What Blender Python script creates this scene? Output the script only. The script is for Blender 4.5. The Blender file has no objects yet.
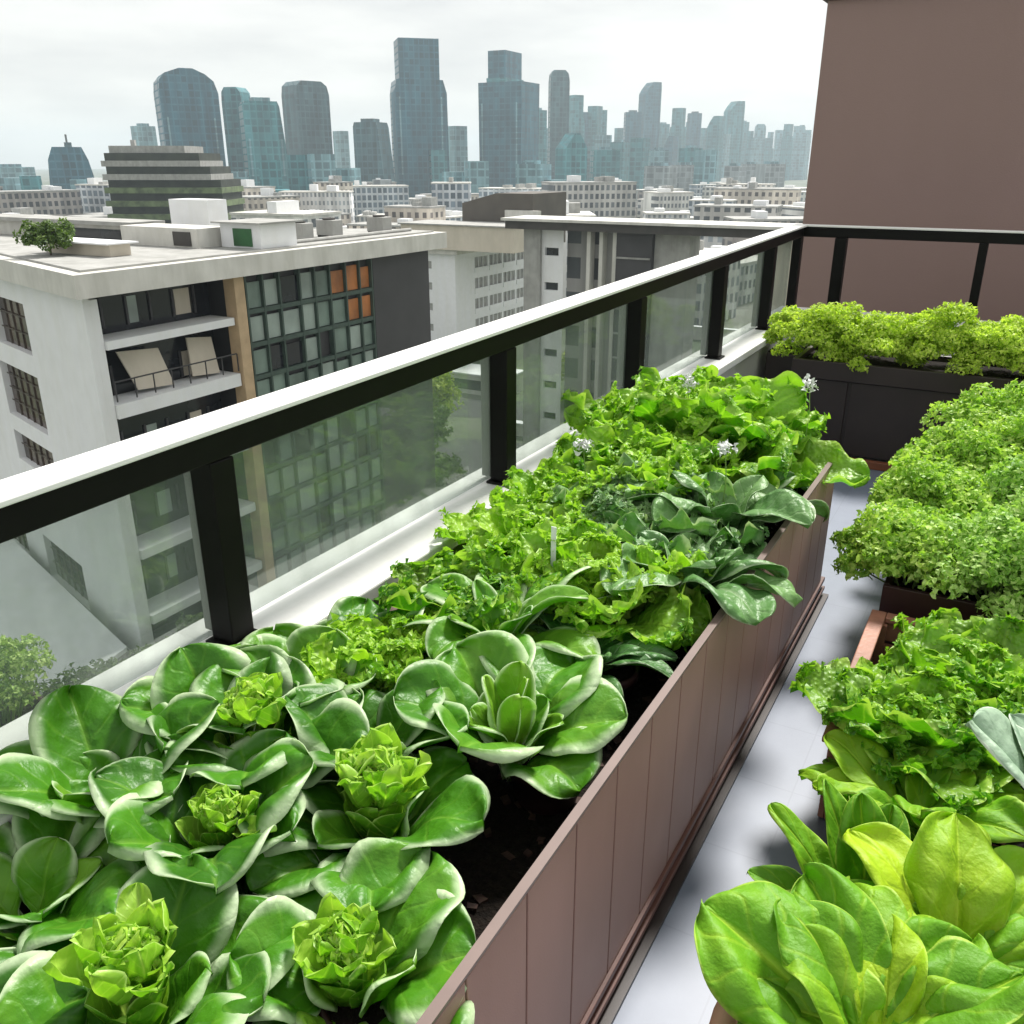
import bpy, math, random
import numpy as np
from mathutils import Vector, noise
R = math.radians
sc = bpy.context.scene
random.seed(4); np.random.seed(4)
# ------------------------------------------------------------------ camera, world, sun, exposure
PITCH, YAW = 21.4677, 29.2691
cd = bpy.data.cameras.new('camera'); cam = bpy.data.objects.new('camera', cd); sc.collection.objects.link(cam)
cam.location = (0, 0, 1.6); cam.rotation_euler = (R(90 - PITCH), 0, R(YAW))
cd.sensor_width = 36; cd.lens = 36 * 890 / 1024; cd.clip_start = .05; cd.clip_end = 12000
sc.camera = cam
SUN_EL, SUN_AZ = 52, 1          # azimuth from +Y (clockwise positive)
w = bpy.data.worlds.new('World'); sc.world = w; w.use_nodes = True
nt = w.node_tree; N = nt.nodes; Lk = nt.links
for n in list(N): N.remove(n)
out = N.new('ShaderNodeOutputWorld'); bg = N.new('ShaderNodeBackground'); sky = N.new('ShaderNodeTexSky')
sky.sky_type = 'NISHITA'; sky.sun_disc = False; sky.sun_elevation = R(SUN_EL); sky.sun_rotation = R(SUN_AZ)
tc = N.new('ShaderNodeTexCoord'); mp = N.new('ShaderNodeMapping'); mp.inputs['Scale'].default_value = (1.2, 1.2, 5.5)
nz = N.new('ShaderNodeTexNoise'); nz.inputs['Scale'].default_value = 1.7; nz.inputs['Detail'].default_value = 7; nz.inputs['Roughness'].default_value = .55
cr = N.new('ShaderNodeValToRGB'); cr.color_ramp.elements[0].position = .38; cr.color_ramp.elements[1].position = .57
cr.color_ramp.elements[0].color = (5.6, 5.6, 5.5, 1); cr.color_ramp.elements[1].color = (7.35, 7.28, 6.95, 1)
mx = N.new('ShaderNodeMixRGB'); mx.inputs[0].default_value = .93
Lk.new(tc.outputs['Generated'], mp.inputs[0]); Lk.new(mp.outputs[0], nz.inputs[0]); Lk.new(nz.outputs['Fac'], cr.inputs[0])
Lk.new(sky.outputs[0], mx.inputs[1]); Lk.new(cr.outputs[0], mx.inputs[2]); Lk.new(mx.outputs[0], bg.inputs[0]); bg.inputs[1].default_value = .105
Lk.new(bg.outputs[0], out.inputs[0])
sd = bpy.data.lights.new('sun', 'SUN'); sun = bpy.data.objects.new('sun', sd); sc.collection.objects.link(sun)
sd.energy = 4.8; sd.angle = R(11); sd.color = (1, .96, .9)
az = R(SUN_AZ); el = R(SUN_EL)
sdir = Vector((math.sin(az) * math.cos(el), math.cos(az) * math.cos(el), math.sin(el)))
sun.rotation_euler = sdir.to_track_quat('Z', 'Y').to_euler(); sun.location = (0, 0, 60)
vs = sc.view_settings; vs.view_transform = 'Standard'; vs.look = 'None'; vs.exposure = 0.45; vs.gamma = 1; vs.use_curve_mapping = False
cy = sc.cycles; cy.use_denoising = True; cy.max_bounces = 7; cy.transparent_max_bounces = 12; cy.volume_bounces = 0
cy.caustics_reflective = False; cy.caustics_refractive = False; cy.sample_clamp_indirect = 6
col = sc.collection

# ------------------------------------------------------------------ materials
def newmat(name):
    m = bpy.data.materials.new(name); m.use_nodes = True
    return m, m.node_tree.nodes, m.node_tree.links, m.node_tree.nodes['Principled BSDF']
def mat(name, c, rough=.6, var=.12, scale=8, bump=0, metal=0, spec=.5, bscale=None, stain=0):
    m, n, l, b = newmat(name)
    b.inputs['Roughness'].default_value = rough; b.inputs['Metallic'].default_value = metal; b.inputs['Specular IOR Level'].default_value = spec
    t = n.new('ShaderNodeTexCoord'); z = n.new('ShaderNodeTexNoise'); z.inputs['Scale'].default_value = scale; z.inputs['Detail'].default_value = 6
    l.new(t.outputs['Object'], z.inputs['Vector'])
    r = n.new('ShaderNodeValToRGB'); r.color_ramp.elements[0].position = .3; r.color_ramp.elements[1].position = .7
    r.color_ramp.elements[0].color = tuple(x * (1 - var) for x in c) + (1,); r.color_ramp.elements[1].color = tuple(min(1, x * (1 + var)) for x in c) + (1,)
    l.new(z.outputs['Fac'], r.inputs[0]); src = r.outputs[0]
    if stain:
        z2 = n.new('ShaderNodeTexNoise'); z2.inputs['Scale'].default_value = scale * .25; z2.inputs['Detail'].default_value = 8; z2.inputs['Roughness'].default_value = .7
        mpp = n.new('ShaderNodeMapping'); mpp.inputs['Scale'].default_value = (3, 3, .5); l.new(t.outputs['Object'], mpp.inputs[0]); l.new(mpp.outputs[0], z2.inputs[0])
        r2 = n.new('ShaderNodeValToRGB'); r2.color_ramp.elements[0].position = .42; r2.color_ramp.elements[1].position = .68
        r2.color_ramp.elements[0].color = (1, 1, 1, 1); k = 1 - stain; r2.color_ramp.elements[1].color = (k, k, k * .97, 1)
        mm = n.new('ShaderNodeMixRGB'); mm.blend_type = 'MULTIPLY'; mm.inputs[0].default_value = 1
        l.new(z2.outputs[0], r2.inputs[0]); l.new(src, mm.inputs[1]); l.new(r2.outputs[0], mm.inputs[2]); src = mm.outputs[0]
    l.new(src, b.inputs['Base Color'])
    if bump:
        z3 = n.new('ShaderNodeTexNoise'); z3.inputs['Scale'].default_value = bscale or scale * 6; z3.inputs['Detail'].default_value = 5
        l.new(t.outputs['Object'], z3.inputs['Vector'])
        bm = n.new('ShaderNodeBump'); bm.inputs['Strength'].default_value = bump; bm.inputs['Distance'].default_value = .01
        l.new(z3.outputs[0], bm.inputs['Height']); l.new(bm.outputs[0], b.inputs['Normal'])
    return m

def glass_mat(name, tint, refl=.5, milk=.06, milkc=(.6, .66, .62)):
    m, n, l, b = newmat(name); n.remove(b); o = n['Material Output']
    tr = n.new('ShaderNodeBsdfTransparent'); tr.inputs[0].default_value = tint + (1,)
    gl = n.new('ShaderNodeBsdfGlossy'); gl.inputs['Roughness'].default_value = .03
    df = n.new('ShaderNodeBsdfDiffuse'); df.inputs[0].default_value = milkc + (1,)
    fr = n.new('ShaderNodeFresnel'); fr.inputs[0].default_value = 1.5
    t = n.new('ShaderNodeTexCoord'); z = n.new('ShaderNodeTexNoise'); z.inputs['Scale'].default_value = 3; z.inputs['Detail'].default_value = 8
    mp_ = n.new('ShaderNodeMapping'); mp_.inputs['Scale'].default_value = (1, 2.5, .6); l.new(t.outputs['Object'], mp_.inputs[0]); l.new(mp_.outputs[0], z.inputs[0])
    ml = n.new('ShaderNodeMath'); ml.operation = 'MULTIPLY'; ml.inputs[1].default_value = milk * 2; l.new(z.outputs[0], ml.inputs[0])
    m0 = n.new('ShaderNodeMixShader'); l.new(ml.outputs[0], m0.inputs[0]); l.new(tr.outputs[0], m0.inputs[1]); l.new(df.outputs[0], m0.inputs[2])
    mf = n.new('ShaderNodeMath'); mf.operation = 'MULTIPLY'; mf.inputs[1].default_value = refl; l.new(fr.outputs[0], mf.inputs[0])
    m1 = n.new('ShaderNodeMixShader'); l.new(mf.outputs[0], m1.inputs[0]); l.new(m0.outputs[0], m1.inputs[1]); l.new(gl.outputs[0], m1.inputs[2])
    l.new(m1.outputs[0], o.inputs[0]); return m

def facade_mat(name, wall, glass, sx, sz, frac=.7, rough=.35, var=.5):
    """window grid by object coordinates: columns sx m apart, storeys sz m high"""
    m, n, l, b = newmat(name)
    t = n.new('ShaderNodeTexCoord'); s = n.new('ShaderNodeSeparateXYZ'); l.new(t.outputs['Object'], s.inputs[0])
    def M(op, a, bb=None):
        q = n.new('ShaderNodeMath'); q.operation = op
        for i, v in enumerate((a, bb)):
            if v is None: continue
            if isinstance(v, (int, float)): q.inputs[i].default_value = v
            else: l.new(v, q.inputs[i])
        return q.outputs[0]
    hx = M('ADD', s.outputs[0], s.outputs[1])
    u = M('DIVIDE', hx, sx); v = M('DIVIDE', s.outputs[2], sz)
    fu, fv = M('FRACT', u), M('FRACT', v)
    win = M('MULTIPLY', M('LESS_THAN', fu, frac), M('LESS_THAN', fv, frac * .85 + .1))
    wn = n.new('ShaderNodeTexWhiteNoise'); wn.noise_dimensions = '2D'; cb = n.new('ShaderNodeCombineXYZ')
    l.new(M('FLOOR', u), cb.inputs[0]); l.new(M('FLOOR', v), cb.inputs[1]); l.new(cb.outputs[0], wn.inputs['Vector'])
    gm = n.new('ShaderNodeMixRGB'); gm.inputs[1].default_value = tuple(x * (1 - var) for x in glass) + (1,); gm.inputs[2].default_value = tuple(min(1, x * (1 + var)) for x in glass) + (1,)
    l.new(wn.outputs['Value'], gm.inputs[0])
    mixc = n.new('ShaderNodeMixRGB'); l.new(win, mixc.inputs[0]); mixc.inputs[1].default_value = wall + (1,); l.new(gm.outputs[0], mixc.inputs[2])
    nzz = n.new('ShaderNodeTexNoise'); nzz.inputs['Scale'].default_value = .22; nzz.inputs['Detail'].default_value = 5; nm = n.new('ShaderNodeMapping'); nm.inputs['Scale'].default_value = (1, 1, .12); l.new(t.outputs['Object'], nm.inputs[0]); l.new(nm.outputs[0], nzz.inputs[0])
    mr = n.new('ShaderNodeMapRange'); mr.inputs['From Min'].default_value = .3; mr.inputs['From Max'].default_value = .7; mr.inputs['To Min'].default_value = .6; mr.inputs['To Max'].default_value = 1.45; l.new(nzz.outputs[0], mr.inputs[0])
    mu = n.new('ShaderNodeMixRGB'); mu.blend_type = 'MULTIPLY'; mu.inputs[0].default_value = 1; l.new(mixc.outputs[0], mu.inputs[1]); l.new(mr.outputs[0], mu.inputs[2])
    l.new(mu.outputs[0], b.inputs['Base Color'])
    b.inputs['Specular IOR Level'].default_value = .2
    rr = M('SUBTRACT', .75, M('MULTIPLY', win, .75 - rough)); l.new(rr, b.inputs['Roughness'])
    return m

def leaf_mat(name, dark, mid, light, rim, rough=.34, trans=.35, veins=7, rimw=.93, bump=.5, blister=60, veinc=None, spec=.5, vm=.45):
    """dark->mid->light by the per-leaf attribute 'tint'; UV.x across the leaf, UV.y along it"""
    m, n, l, b = newmat(name); o = n['Material Output']
    b.inputs['Roughness'].default_value = rough; b.inputs['Specular IOR Level'].default_value = spec
    at = n.new('ShaderNodeAttribute'); at.attribute_name = 'tint'
    uv = n.new('ShaderNodeUVMap'); s = n.new('ShaderNodeSeparateXYZ'); l.new(uv.outputs[0], s.inputs[0])
    def M(op, a, bb=None, c=None):
        q = n.new('ShaderNodeMath'); q.operation = op
        for i, v in enumerate((a, bb, c)):
            if v is None: continue
            if isinstance(v, (int, float)): q.inputs[i].default_value = v
            else: l.new(v, q.inputs[i])
        return q.outputs[0]
    t = n.new('ShaderNodeTexCoord')
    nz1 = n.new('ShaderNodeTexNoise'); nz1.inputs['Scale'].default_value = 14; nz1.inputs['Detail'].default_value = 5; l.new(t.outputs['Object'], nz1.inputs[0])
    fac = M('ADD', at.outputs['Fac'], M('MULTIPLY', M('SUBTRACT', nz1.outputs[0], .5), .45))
    cr = n.new('ShaderNodeValToRGB'); e = cr.color_ramp.elements
    e[0].position = 0; e[0].color = dark + (1,); e[1].position = 1; e[1].color = light + (1,); k = e.new(.5); k.color = mid + (1,)
    l.new(fac, cr.inputs[0])
    sa = M('ABSOLUTE', M('SUBTRACT', M('MULTIPLY', s.outputs[0], 2), 1))      # |s| 0 midrib .. 1 edge
    nz2 = n.new('ShaderNodeTexNoise'); nz2.inputs['Scale'].default_value = 30; l.new(t.outputs['Object'], nz2.inputs[0])
    wob = M('MULTIPLY', M('SUBTRACT', nz2.outputs[0], .5), .35)
    vv = M('FRACT', M('ADD', M('SUBTRACT', M('MULTIPLY', s.outputs[1], veins), M('MULTIPLY', M('POWER', sa, .8), 1.6)), wob))
    lat = M('SUBTRACT', 1, M('MINIMUM', M('MULTIPLY', M('ABSOLUTE', M('SUBTRACT', vv, .5)), 9), 1))
    mid_ = M('SUBTRACT', 1, M('MINIMUM', M('MULTIPLY', sa, 13), 1))
    vein = M('MAXIMUM', M('MULTIPLY', M('MULTIPLY', lat, nz2.outputs[0]), .7), mid_)
    vc = veinc or tuple(min(1, x * 1.5 + .05) for x in light)
    m1 = n.new('ShaderNodeMixRGB'); m1.inputs[2].default_value = vc + (1,); l.new(M('MULTIPLY', vein, vm), m1.inputs[0]); l.new(cr.outputs[0], m1.inputs[1])
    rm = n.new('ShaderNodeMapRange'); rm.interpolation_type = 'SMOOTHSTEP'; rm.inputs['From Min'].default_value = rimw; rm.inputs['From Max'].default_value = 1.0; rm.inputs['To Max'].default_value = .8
    l.new(M('ADD', sa, M('MULTIPLY', M('SUBTRACT', nz1.outputs[0], .5), .35)), rm.inputs[0])  # pale leaf edge, spread inward by noise to paint in white highlights too
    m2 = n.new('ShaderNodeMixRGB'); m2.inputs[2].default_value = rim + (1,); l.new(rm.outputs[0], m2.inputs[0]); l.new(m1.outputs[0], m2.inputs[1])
    # underside paler
    geo = n.new('ShaderNodeNewGeometry')
    m3 = n.new('ShaderNodeMixRGB'); m3.inputs[2].default_value = tuple(x * .7 + y * .3 for x, y in zip(light, rim)) + (1,)
    l.new(M('MULTIPLY', geo.outputs['Backfacing'], .35), m3.inputs[0]); l.new(m2.outputs[0], m3.inputs[1])
    l.new(m3.outputs[0], b.inputs['Base Color'])
    vo = n.new('ShaderNodeTexVoronoi'); vo.inputs['Scale'].default_value = blister; vo.feature = 'SMOOTH_F1'; l.new(t.outputs['Object'], vo.inputs[0])
    nz4 = n.new('ShaderNodeTexNoise'); nz4.inputs['Scale'].default_value = 110; nz4.inputs['Detail'].default_value = 4; l.new(t.outputs['Object'], nz4.inputs[0])
    h = M('ADD', M('ADD', M('MULTIPLY', vo.outputs['Distance'], -1.0), M('MULTIPLY', vein, -.3)), M('MULTIPLY', nz4.outputs[0], .25))
    bm = n.new('ShaderNodeBump'); bm.inputs['Strength'].default_value = bump; bm.inputs['Distance'].default_value = .010
    l.new(h, bm.inputs['Height']); l.new(bm.outputs[0], b.inputs['Normal'])
    tl = n.new('ShaderNodeBsdfTranslucent'); tm = n.new('ShaderNodeMixRGB'); tm.blend_type = 'MULTIPLY'; tm.inputs[0].default_value = 1; tm.inputs[2].default_value = (1.0, 1.15, .45, 1)
    l.new(m3.outputs[0], tm.inputs[1]); l.new(tm.outputs[0], tl.inputs[0])
    ms = n.new('ShaderNodeMixShader'); ms.inputs[0].default_value = trans; l.new(b.outputs[0], ms.inputs[1]); l.new(tl.outputs[0], ms.inputs[2])
    l.new(ms.outputs[0], o.inputs[0]); return m

M_ = {}
M_['floor'] = None
M_['black'] = mat('black_metal', (.005, .0045, .0045), .45, .2, 20, spec=.15)
M_['railtop'] = mat('rail_cap_aluminium', (.80, .80, .78), .35, .03, 5)
M_['white'] = mat('white_paint', (.80, .81, .83), .6, .03, 1.5, stain=.05)
M_['coping'] = mat('white_coping', (.82, .82, .80), .5, .05, 4, bump=.15, stain=.12)
M_['offwhite'] = mat('off_white_render', (.62, .61, .57), .7, .08, 1.0, stain=.22)
M_['grey'] = mat('grey_concrete', (.36, .36, .345), .8, .15, 1.2, stain=.25)
M_['beige'] = mat('beige_render', (.60, .54, .45), .7, .06, .6, stain=.15)
M_['darkpanel'] = mat('charcoal_panel', (.045, .043, .047), .6, .12, .7)
M_['darkglass'] = mat('dark_glazing', (.012, .014, .020), .12, .5, .35)
M_['brownwin'] = mat('brown_glazing', (.05, .028, .022), .2, .6, .9)
M_['curtain'] = mat('curtain_pane', (.17, .23, .20), .3, .45, .45)
M_['curtain2'] = mat('pale_curtain_pane', (.30, .36, .33), .3, .3, .45)
M_['orange'] = mat('orange_blind', (.42, .15, .04), .5, .4, .8)
M_['mullion'] = mat('green_mullion', (.045, .075, .06), .5, .2, 2)
M_['woodcol'] = mat('tan_timber', (.50, .36, .22), .6, .12, 2)
M_['roofdark'] = mat('dark_roof', (.05, .046, .042), .7, .2, 1)
M_['brownroof'] = mat('brown_roof', (.085, .072, .058), .7, .2, .4)
M_['wallbrown'] = mat('brown_wall_render', (.255, .172, .157), .75, .035, .6, bump=.15, bscale=90, stain=.06)
M_['wallcap'] = mat('wall_cap', (.05, .03, .027), .6, .1, 3)
M_['planter'] = mat('brown_planter_panel', (.31, .180, .150), .5, .07, 2.5, bump=.06, bscale=300, stain=.12)
M_['planterrim'] = mat('planter_rim', (.17, .12, .105), .35, .1, 10)
M_['plinthred'] = mat('reddish_plinth', (.12, .05, .038), .45, .25, 8)
M_['espresso'] = mat('espresso_planter', (.030, .020, .018), .42, .15, 5)
M_['redwood'] = mat('red_brown_wood', (.25, .085, .04), .5, .25, 12, bump=.2)
M_['crate'] = mat('crate_wood', (.33, .15, .10), .55, .3, 10, bump=.25)
M_['terracotta'] = mat('terracotta', (.52, .30, .20), .6, .12, 9, bump=.15)
M_['soil'] = mat('soil', (.010, .007, .005), .95, .6, 60, bump=1, bscale=120, spec=.2)
M_['rubber'] = mat('dark_pot', (.035, .012, .012), .5, .3, 10)
M_['bark'] = mat('bark', (.10, .075, .055), .9, .3, 15, bump=.5)
M_['stem'] = mat('green_stem', (.20, .32, .08), .5, .2, 30)
M_['stone'] = mat('grey_stone', (.30, .29, .28), .8, .25, 20, bump=.5)
M_['green'] = mat('green_sheet', (.015, .10, .025), .5, .3, 1)
M_['glass'] = glass_mat('balustrade_glass', (.90, .935, .915), .20, .22, (.33, .385, .35))
M_['flower'] = mat('pale_petal', (.70, .72, .70), .6, .1, 30)
M_['tag'] = mat('white_plastic', (.80, .82, .84), .4, .04, 30)
M_['asphalt'] = mat('asphalt', (.06, .062, .062), .9, .2, .5)
M_['paving'] = mat('paving', (.13, .14, .11), .85, .35, .3, stain=.4)

def leafy(k, *a, **kw): M_[k] = leaf_mat(k, *a, **kw)
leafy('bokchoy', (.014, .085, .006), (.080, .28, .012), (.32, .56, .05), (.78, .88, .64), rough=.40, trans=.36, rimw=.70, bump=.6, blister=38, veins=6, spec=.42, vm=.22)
leafy('heart', (.07, .26, .01), (.24, .50, .025), (.52, .72, .10), (.62, .80, .25), rough=.4, trans=.4, bump=.3, blister=70)
leafy('curly', (.03, .14, .006), (.12, .35, .012), (.36, .60, .04), (.52, .72, .14), rough=.42, trans=.42, rimw=.75, bump=.6, blister=80)
leafy('romaine', (.03, .10, .022), (.085, .23, .055), (.24, .42, .14), (.56, .68, .45), rough=.42, trans=.25, rimw=.93, bump=1, blister=38, veins=8, veinc=(.45, .58, .35))
leafy('spinach', (.05, .22, .006), (.19, .46, .014), (.50, .68, .02), (.55, .74, .12), rough=.55, trans=.42, rimw=.95, bump=1.0, blister=26, veins=5)
leafy('frosty', (.14, .26, .15), (.32, .46, .32), (.52, .66, .50), (.75, .82, .72), rough=.5, trans=.25, rimw=.96, bump=.7, blister=40, veins=7, veinc=(.07, .20, .08))
leafy('herb', (.08, .24, .012), (.25, .48, .035), (.56, .72, .17), (.5, .66, .25), rough=.5, trans=.4, bump=.2, veins=3)
leafy('herbyellow', (.16, .27, .012), (.40, .56, .035), (.68, .80, .16), (.7, .82, .3), rough=.5, trans=.5, bump=.2, veins=3)
leafy('herbcool', (.07, .23, .015), (.23, .46, .05), (.54, .72, .23), (.5, .66, .40), rough=.5, trans=.35, bump=.2, veins=3)
leafy('bush', (.06, .16, .02), (.28, .44, .08), (.70, .84, .32), (.4, .5, .25), rough=.55, trans=.3, bump=.2, veins=2)
leafy('tree', (.03, .07, .015), (.07, .13, .02), (.14, .22, .03), (.15, .25, .05), rough=.6, trans=.3, bump=.1, veins=2)
leafy('treeyellow', (.13, .20, .01), (.25, .34, .02), (.38, .46, .04), (.4, .5, .1), rough=.6, trans=.35, bump=.1, veins=2)

# floor: pale blue-grey tiles with fine joints
m, n, l, b = newmat('floor_tile'); t = n.new('ShaderNodeTexCoord'); br = n.new('ShaderNodeTexBrick'); br.offset = 0
br.inputs['Scale'].default_value = 1; br.inputs['Brick Width'].default_value = .30; br.inputs['Row Height'].default_value = .30; br.inputs['Mortar Size'].default_value = .0022
br.inputs['Color1'].default_value = (.185, .215, .28, 1); br.inputs['Color2'].default_value = (.180, .210, .273, 1); br.inputs['Mortar'].default_value = (.162, .188, .245, 1)
l.new(t.outputs['Object'], br.inputs[0]); z = n.new('ShaderNodeTexNoise'); z.inputs['Scale'].default_value = 5; z.inputs['Detail'].default_value = 9; z.inputs['Roughness'].default_value = .65; l.new(t.outputs['Object'], z.inputs[0])
mr = n.new('ShaderNodeMapRange'); mr.inputs['To Min'].default_value = .80; mr.inputs['To Max'].default_value = 1.15; l.new(z.outputs[0], mr.inputs[0])
mu = n.new('ShaderNodeMixRGB'); mu.blend_type = 'MULTIPLY'; mu.inputs[0].default_value = 1; l.new(br.outputs[0], mu.inputs[1]); l.new(mr.outputs[0], mu.inputs[2]); l.new(mu.outputs[0], b.inputs['Base Color'])
b.inputs['Roughness'].default_value = .42; M_['floor'] = m
# city ground: patches of grey-green
m, n, l, b = newmat('city_ground'); t = n.new('ShaderNodeTexCoord'); z = n.new('ShaderNodeTexNoise'); z.inputs['Scale'].default_value = .03; z.inputs['Detail'].default_value = 10; z.inputs['Roughness'].default_value = .6
l.new(t.outputs['Object'], z.inputs[0]); r = n.new('ShaderNodeValToRGB'); e = r.color_ramp.elements
e[0].position = .38; e[0].color = (.045, .075, .03, 1); e[1].position = .62; e[1].color = (.20, .20, .18, 1); k = e.new(.5); k.color = (.10, .12, .075, 1)
l.new(z.outputs[0], r.inputs[0]); l.new(r.outputs[0], b.inputs['Base Color']); b.inputs['Roughness'].default_value = .9; M_['ground'] = m

# ------------------------------------------------------------------ mesh building
OFF = {}
def setp(o, label=None, cat=None, group=None, kind=None):
    for k, v in (('label', label), ('category', cat), ('group', group), ('kind', kind)):
        if v: o[k] = v
def T(name, label, cat, loc=(0, 0, 0), group=None):
    o = bpy.data.objects.new(name, None); col.objects.link(o); o.location = loc; o.empty_display_size = .1
    OFF[o] = Vector(loc); setp(o, label, cat, group); return o
class MB:
    def __init__(s): s.v = []; s.f = []; s.mi = []; s.n = 0; s.uv = []; s.tint = []; s.has = False
    def add(s, V, F, mi=0, uv=None, tint=.5):
        V = np.asarray(V, float); s.v.append(V)
        F = (F + s.n).tolist() if isinstance(F, np.ndarray) else [[i + s.n for i in f] for f in F]
        s.f.append((F, mi)); s.n += len(V)
        if uv is not None: s.has = True
        s.uv.append(np.asarray(uv, float) if uv is not None else np.zeros((len(V), 2)))
        s.tint.append(np.broadcast_to(np.asarray(tint, float), (len(V),)).copy()); return s
    def box(s, x0, x1, y0, y1, z0, z1, mi=0):
        V = [(x, y, z) for x in (x0, x1) for y in (y0, y1) for z in (z0, z1)]
        F = [(0, 1, 3, 2), (4, 6, 7, 5), (0, 4, 5, 1), (2, 3, 7, 6), (0, 2, 6, 4), (1, 5, 7, 3)]
        return s.add(V, F, mi)
    def fbox(s, O, d, nrm, u0, u1, z0, z1, a, b_, mi=0):     # box along direction d, between offsets a..b along the outward normal
        V = [(O[0] + d[0] * u + nrm[0] * w_, O[1] + d[1] * u + nrm[1] * w_, z) for u in (u0, u1) for w_ in (a, b_) for z in (z0, z1)]
        F = [(0, 1, 3, 2), (4, 6, 7, 5), (0, 4, 5, 1), (2, 3, 7, 6), (0, 2, 6, 4), (1, 5, 7, 3)]
        return s.add(V, F, mi)
    def prism(s, pts, z0, z1, mi=0):
        k = len(pts); V = [(x, y, z0) for x, y in pts] + [(x, y, z1) for x, y in pts]
        s.add(V, [(i, (i + 1) % k, (i + 1) % k + k, i + k) for i in range(k)], mi)
        s.add(V[:k], [tuple(range(k))[::-1]], mi); s.add(V[k:], [tuple(range(k))], mi); return s
    def tube(s, P, r, k=8, mi=0, tint=.5):
        P = [Vector(p) for p in P]; rr = r if isinstance(r, (list, tuple)) else [r] * len(P); V = []
        for i, p in enumerate(P):
            d = (P[min(i + 1, len(P) - 1)] - P[max(i - 1, 0)]).normalized()
            a = d.cross(Vector((0, 0, 1))); a = a.normalized() if a.length > .01 else Vector((1, 0, 0)); c = d.cross(a)
            V += [tuple(p + (a * math.cos(t) + c * math.sin(t)) * rr[i]) for t in [2 * math.pi * j / k for j in range(k)]]
        F = [(i * k + j, i * k + (j + 1) % k, (i + 1) * k + (j + 1) % k, (i + 1) * k + j) for i in range(len(P) - 1) for j in range(k)]
        s.add(V, F, mi, tint=tint); s.add([V[-k + j] for j in range(k)], [tuple(range(k))], mi, tint=tint); return s
    def lathe(s, c, prof, k=32, mi=0):
        V = [(c[0] + r * math.cos(2 * math.pi * j / k), c[1] + r * math.sin(2 * math.pi * j / k), c[2] + z) for r, z in prof for j in range(k)]
        F = [(i * k + j, i * k + (j + 1) % k, (i + 1) * k + (j + 1) % k, (i + 1) * k + j) for i in range(len(prof) - 1) for j in range(k)]
        return s.add(V, F, mi)
    def build(s, name, mats, parent=None, smooth=False, loc=None, bevel=0):
        if not isinstance(mats, (list, tuple)): mats = [mats]
        off = OFF[parent] if parent else Vector(loc or (0, 0, 0))
        V = np.concatenate(s.v) - np.array(off); me = bpy.data.meshes.new(name)
        faces = []; mi = []
        for F, m_ in s.f:
            faces += [tuple(int(i) for i in f) for f in F]; mi += [m_] * len(F)
        me.from_pydata(V.tolist(), [], faces); me.polygons.foreach_set('material_index', mi)
        if s.has:
            UV = np.concatenate(s.uv); ul = me.uv_layers.new(name='UVMap'); li = np.empty(len(me.loops), int); me.loops.foreach_get('vertex_index', li)
            ul.data.foreach_set('uv', UV[li].astype('f').ravel())
            at = me.attributes.new('tint', 'FLOAT', 'POINT'); at.data.foreach_set('value', np.concatenate(s.tint).astype('f'))
        for m_ in mats: me.materials.append(M_[m_] if isinstance(m_, str) else m_)
        if smooth: me.polygons.foreach_set('use_smooth', [True] * len(faces))
        me.update(); o = bpy.data.objects.new(name, me); col.objects.link(o)
        if parent: o.parent = parent
        else: o.location = off
        OFF[o] = off
        if bevel:
            md = o.modifiers.new('bevel', 'BEVEL'); md.width = bevel; md.segments = 2; md.limit_method = 'ANGLE'
        return o
def S(mb, name, mats, label, cat, loc=(0, 0, 0), group=None, kind=None, **kw):
    o = mb.build(name, mats, loc=loc, **kw); setp(o, label, cat, group, kind); return o
def facade(mb, O, d, us, zs, holes, depth=.25, mi=0):
    """wall face from u=us[0]..us[1], z=zs[0]..zs[1] along d, with real recessed openings (u0,u1,z0,z1)"""
    nrm = (d[1], -d[0])
    U = sorted({us[0], us[1], *[h[0] for h in holes], *[h[1] for h in holes]}); Z = sorted({zs[0], zs[1], *[h[2] for h in holes], *[h[3] for h in holes]})
    pt = lambda u, z, w_: (O[0] + d[0] * u + nrm[0] * w_, O[1] + d[1] * u + nrm[1] * w_, z)
    for a, b_ in zip(U, U[1:]):
        for c, e_ in zip(Z, Z[1:]):
            if any(h[0] <= a and b_ <= h[1] and h[2] <= c and e_ <= h[3] for h in holes): continue
            mb.add([pt(a, c, 0), pt(b_, c, 0), pt(b_, e_, 0), pt(a, e_, 0)], [(0, 1, 2, 3)], mi)
    for a, b_, c, e_ in holes:
        q = [(a, c), (b_, c), (b_, e_), (a, e_)]
        for i in range(4):
            p0, p1 = q[i], q[(i + 1) % 4]
            mb.add([pt(*p0, 0), pt(*p1, 0), pt(*p1, -depth), pt(*p0, -depth)], [(0, 1, 2, 3)], mi)

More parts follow.
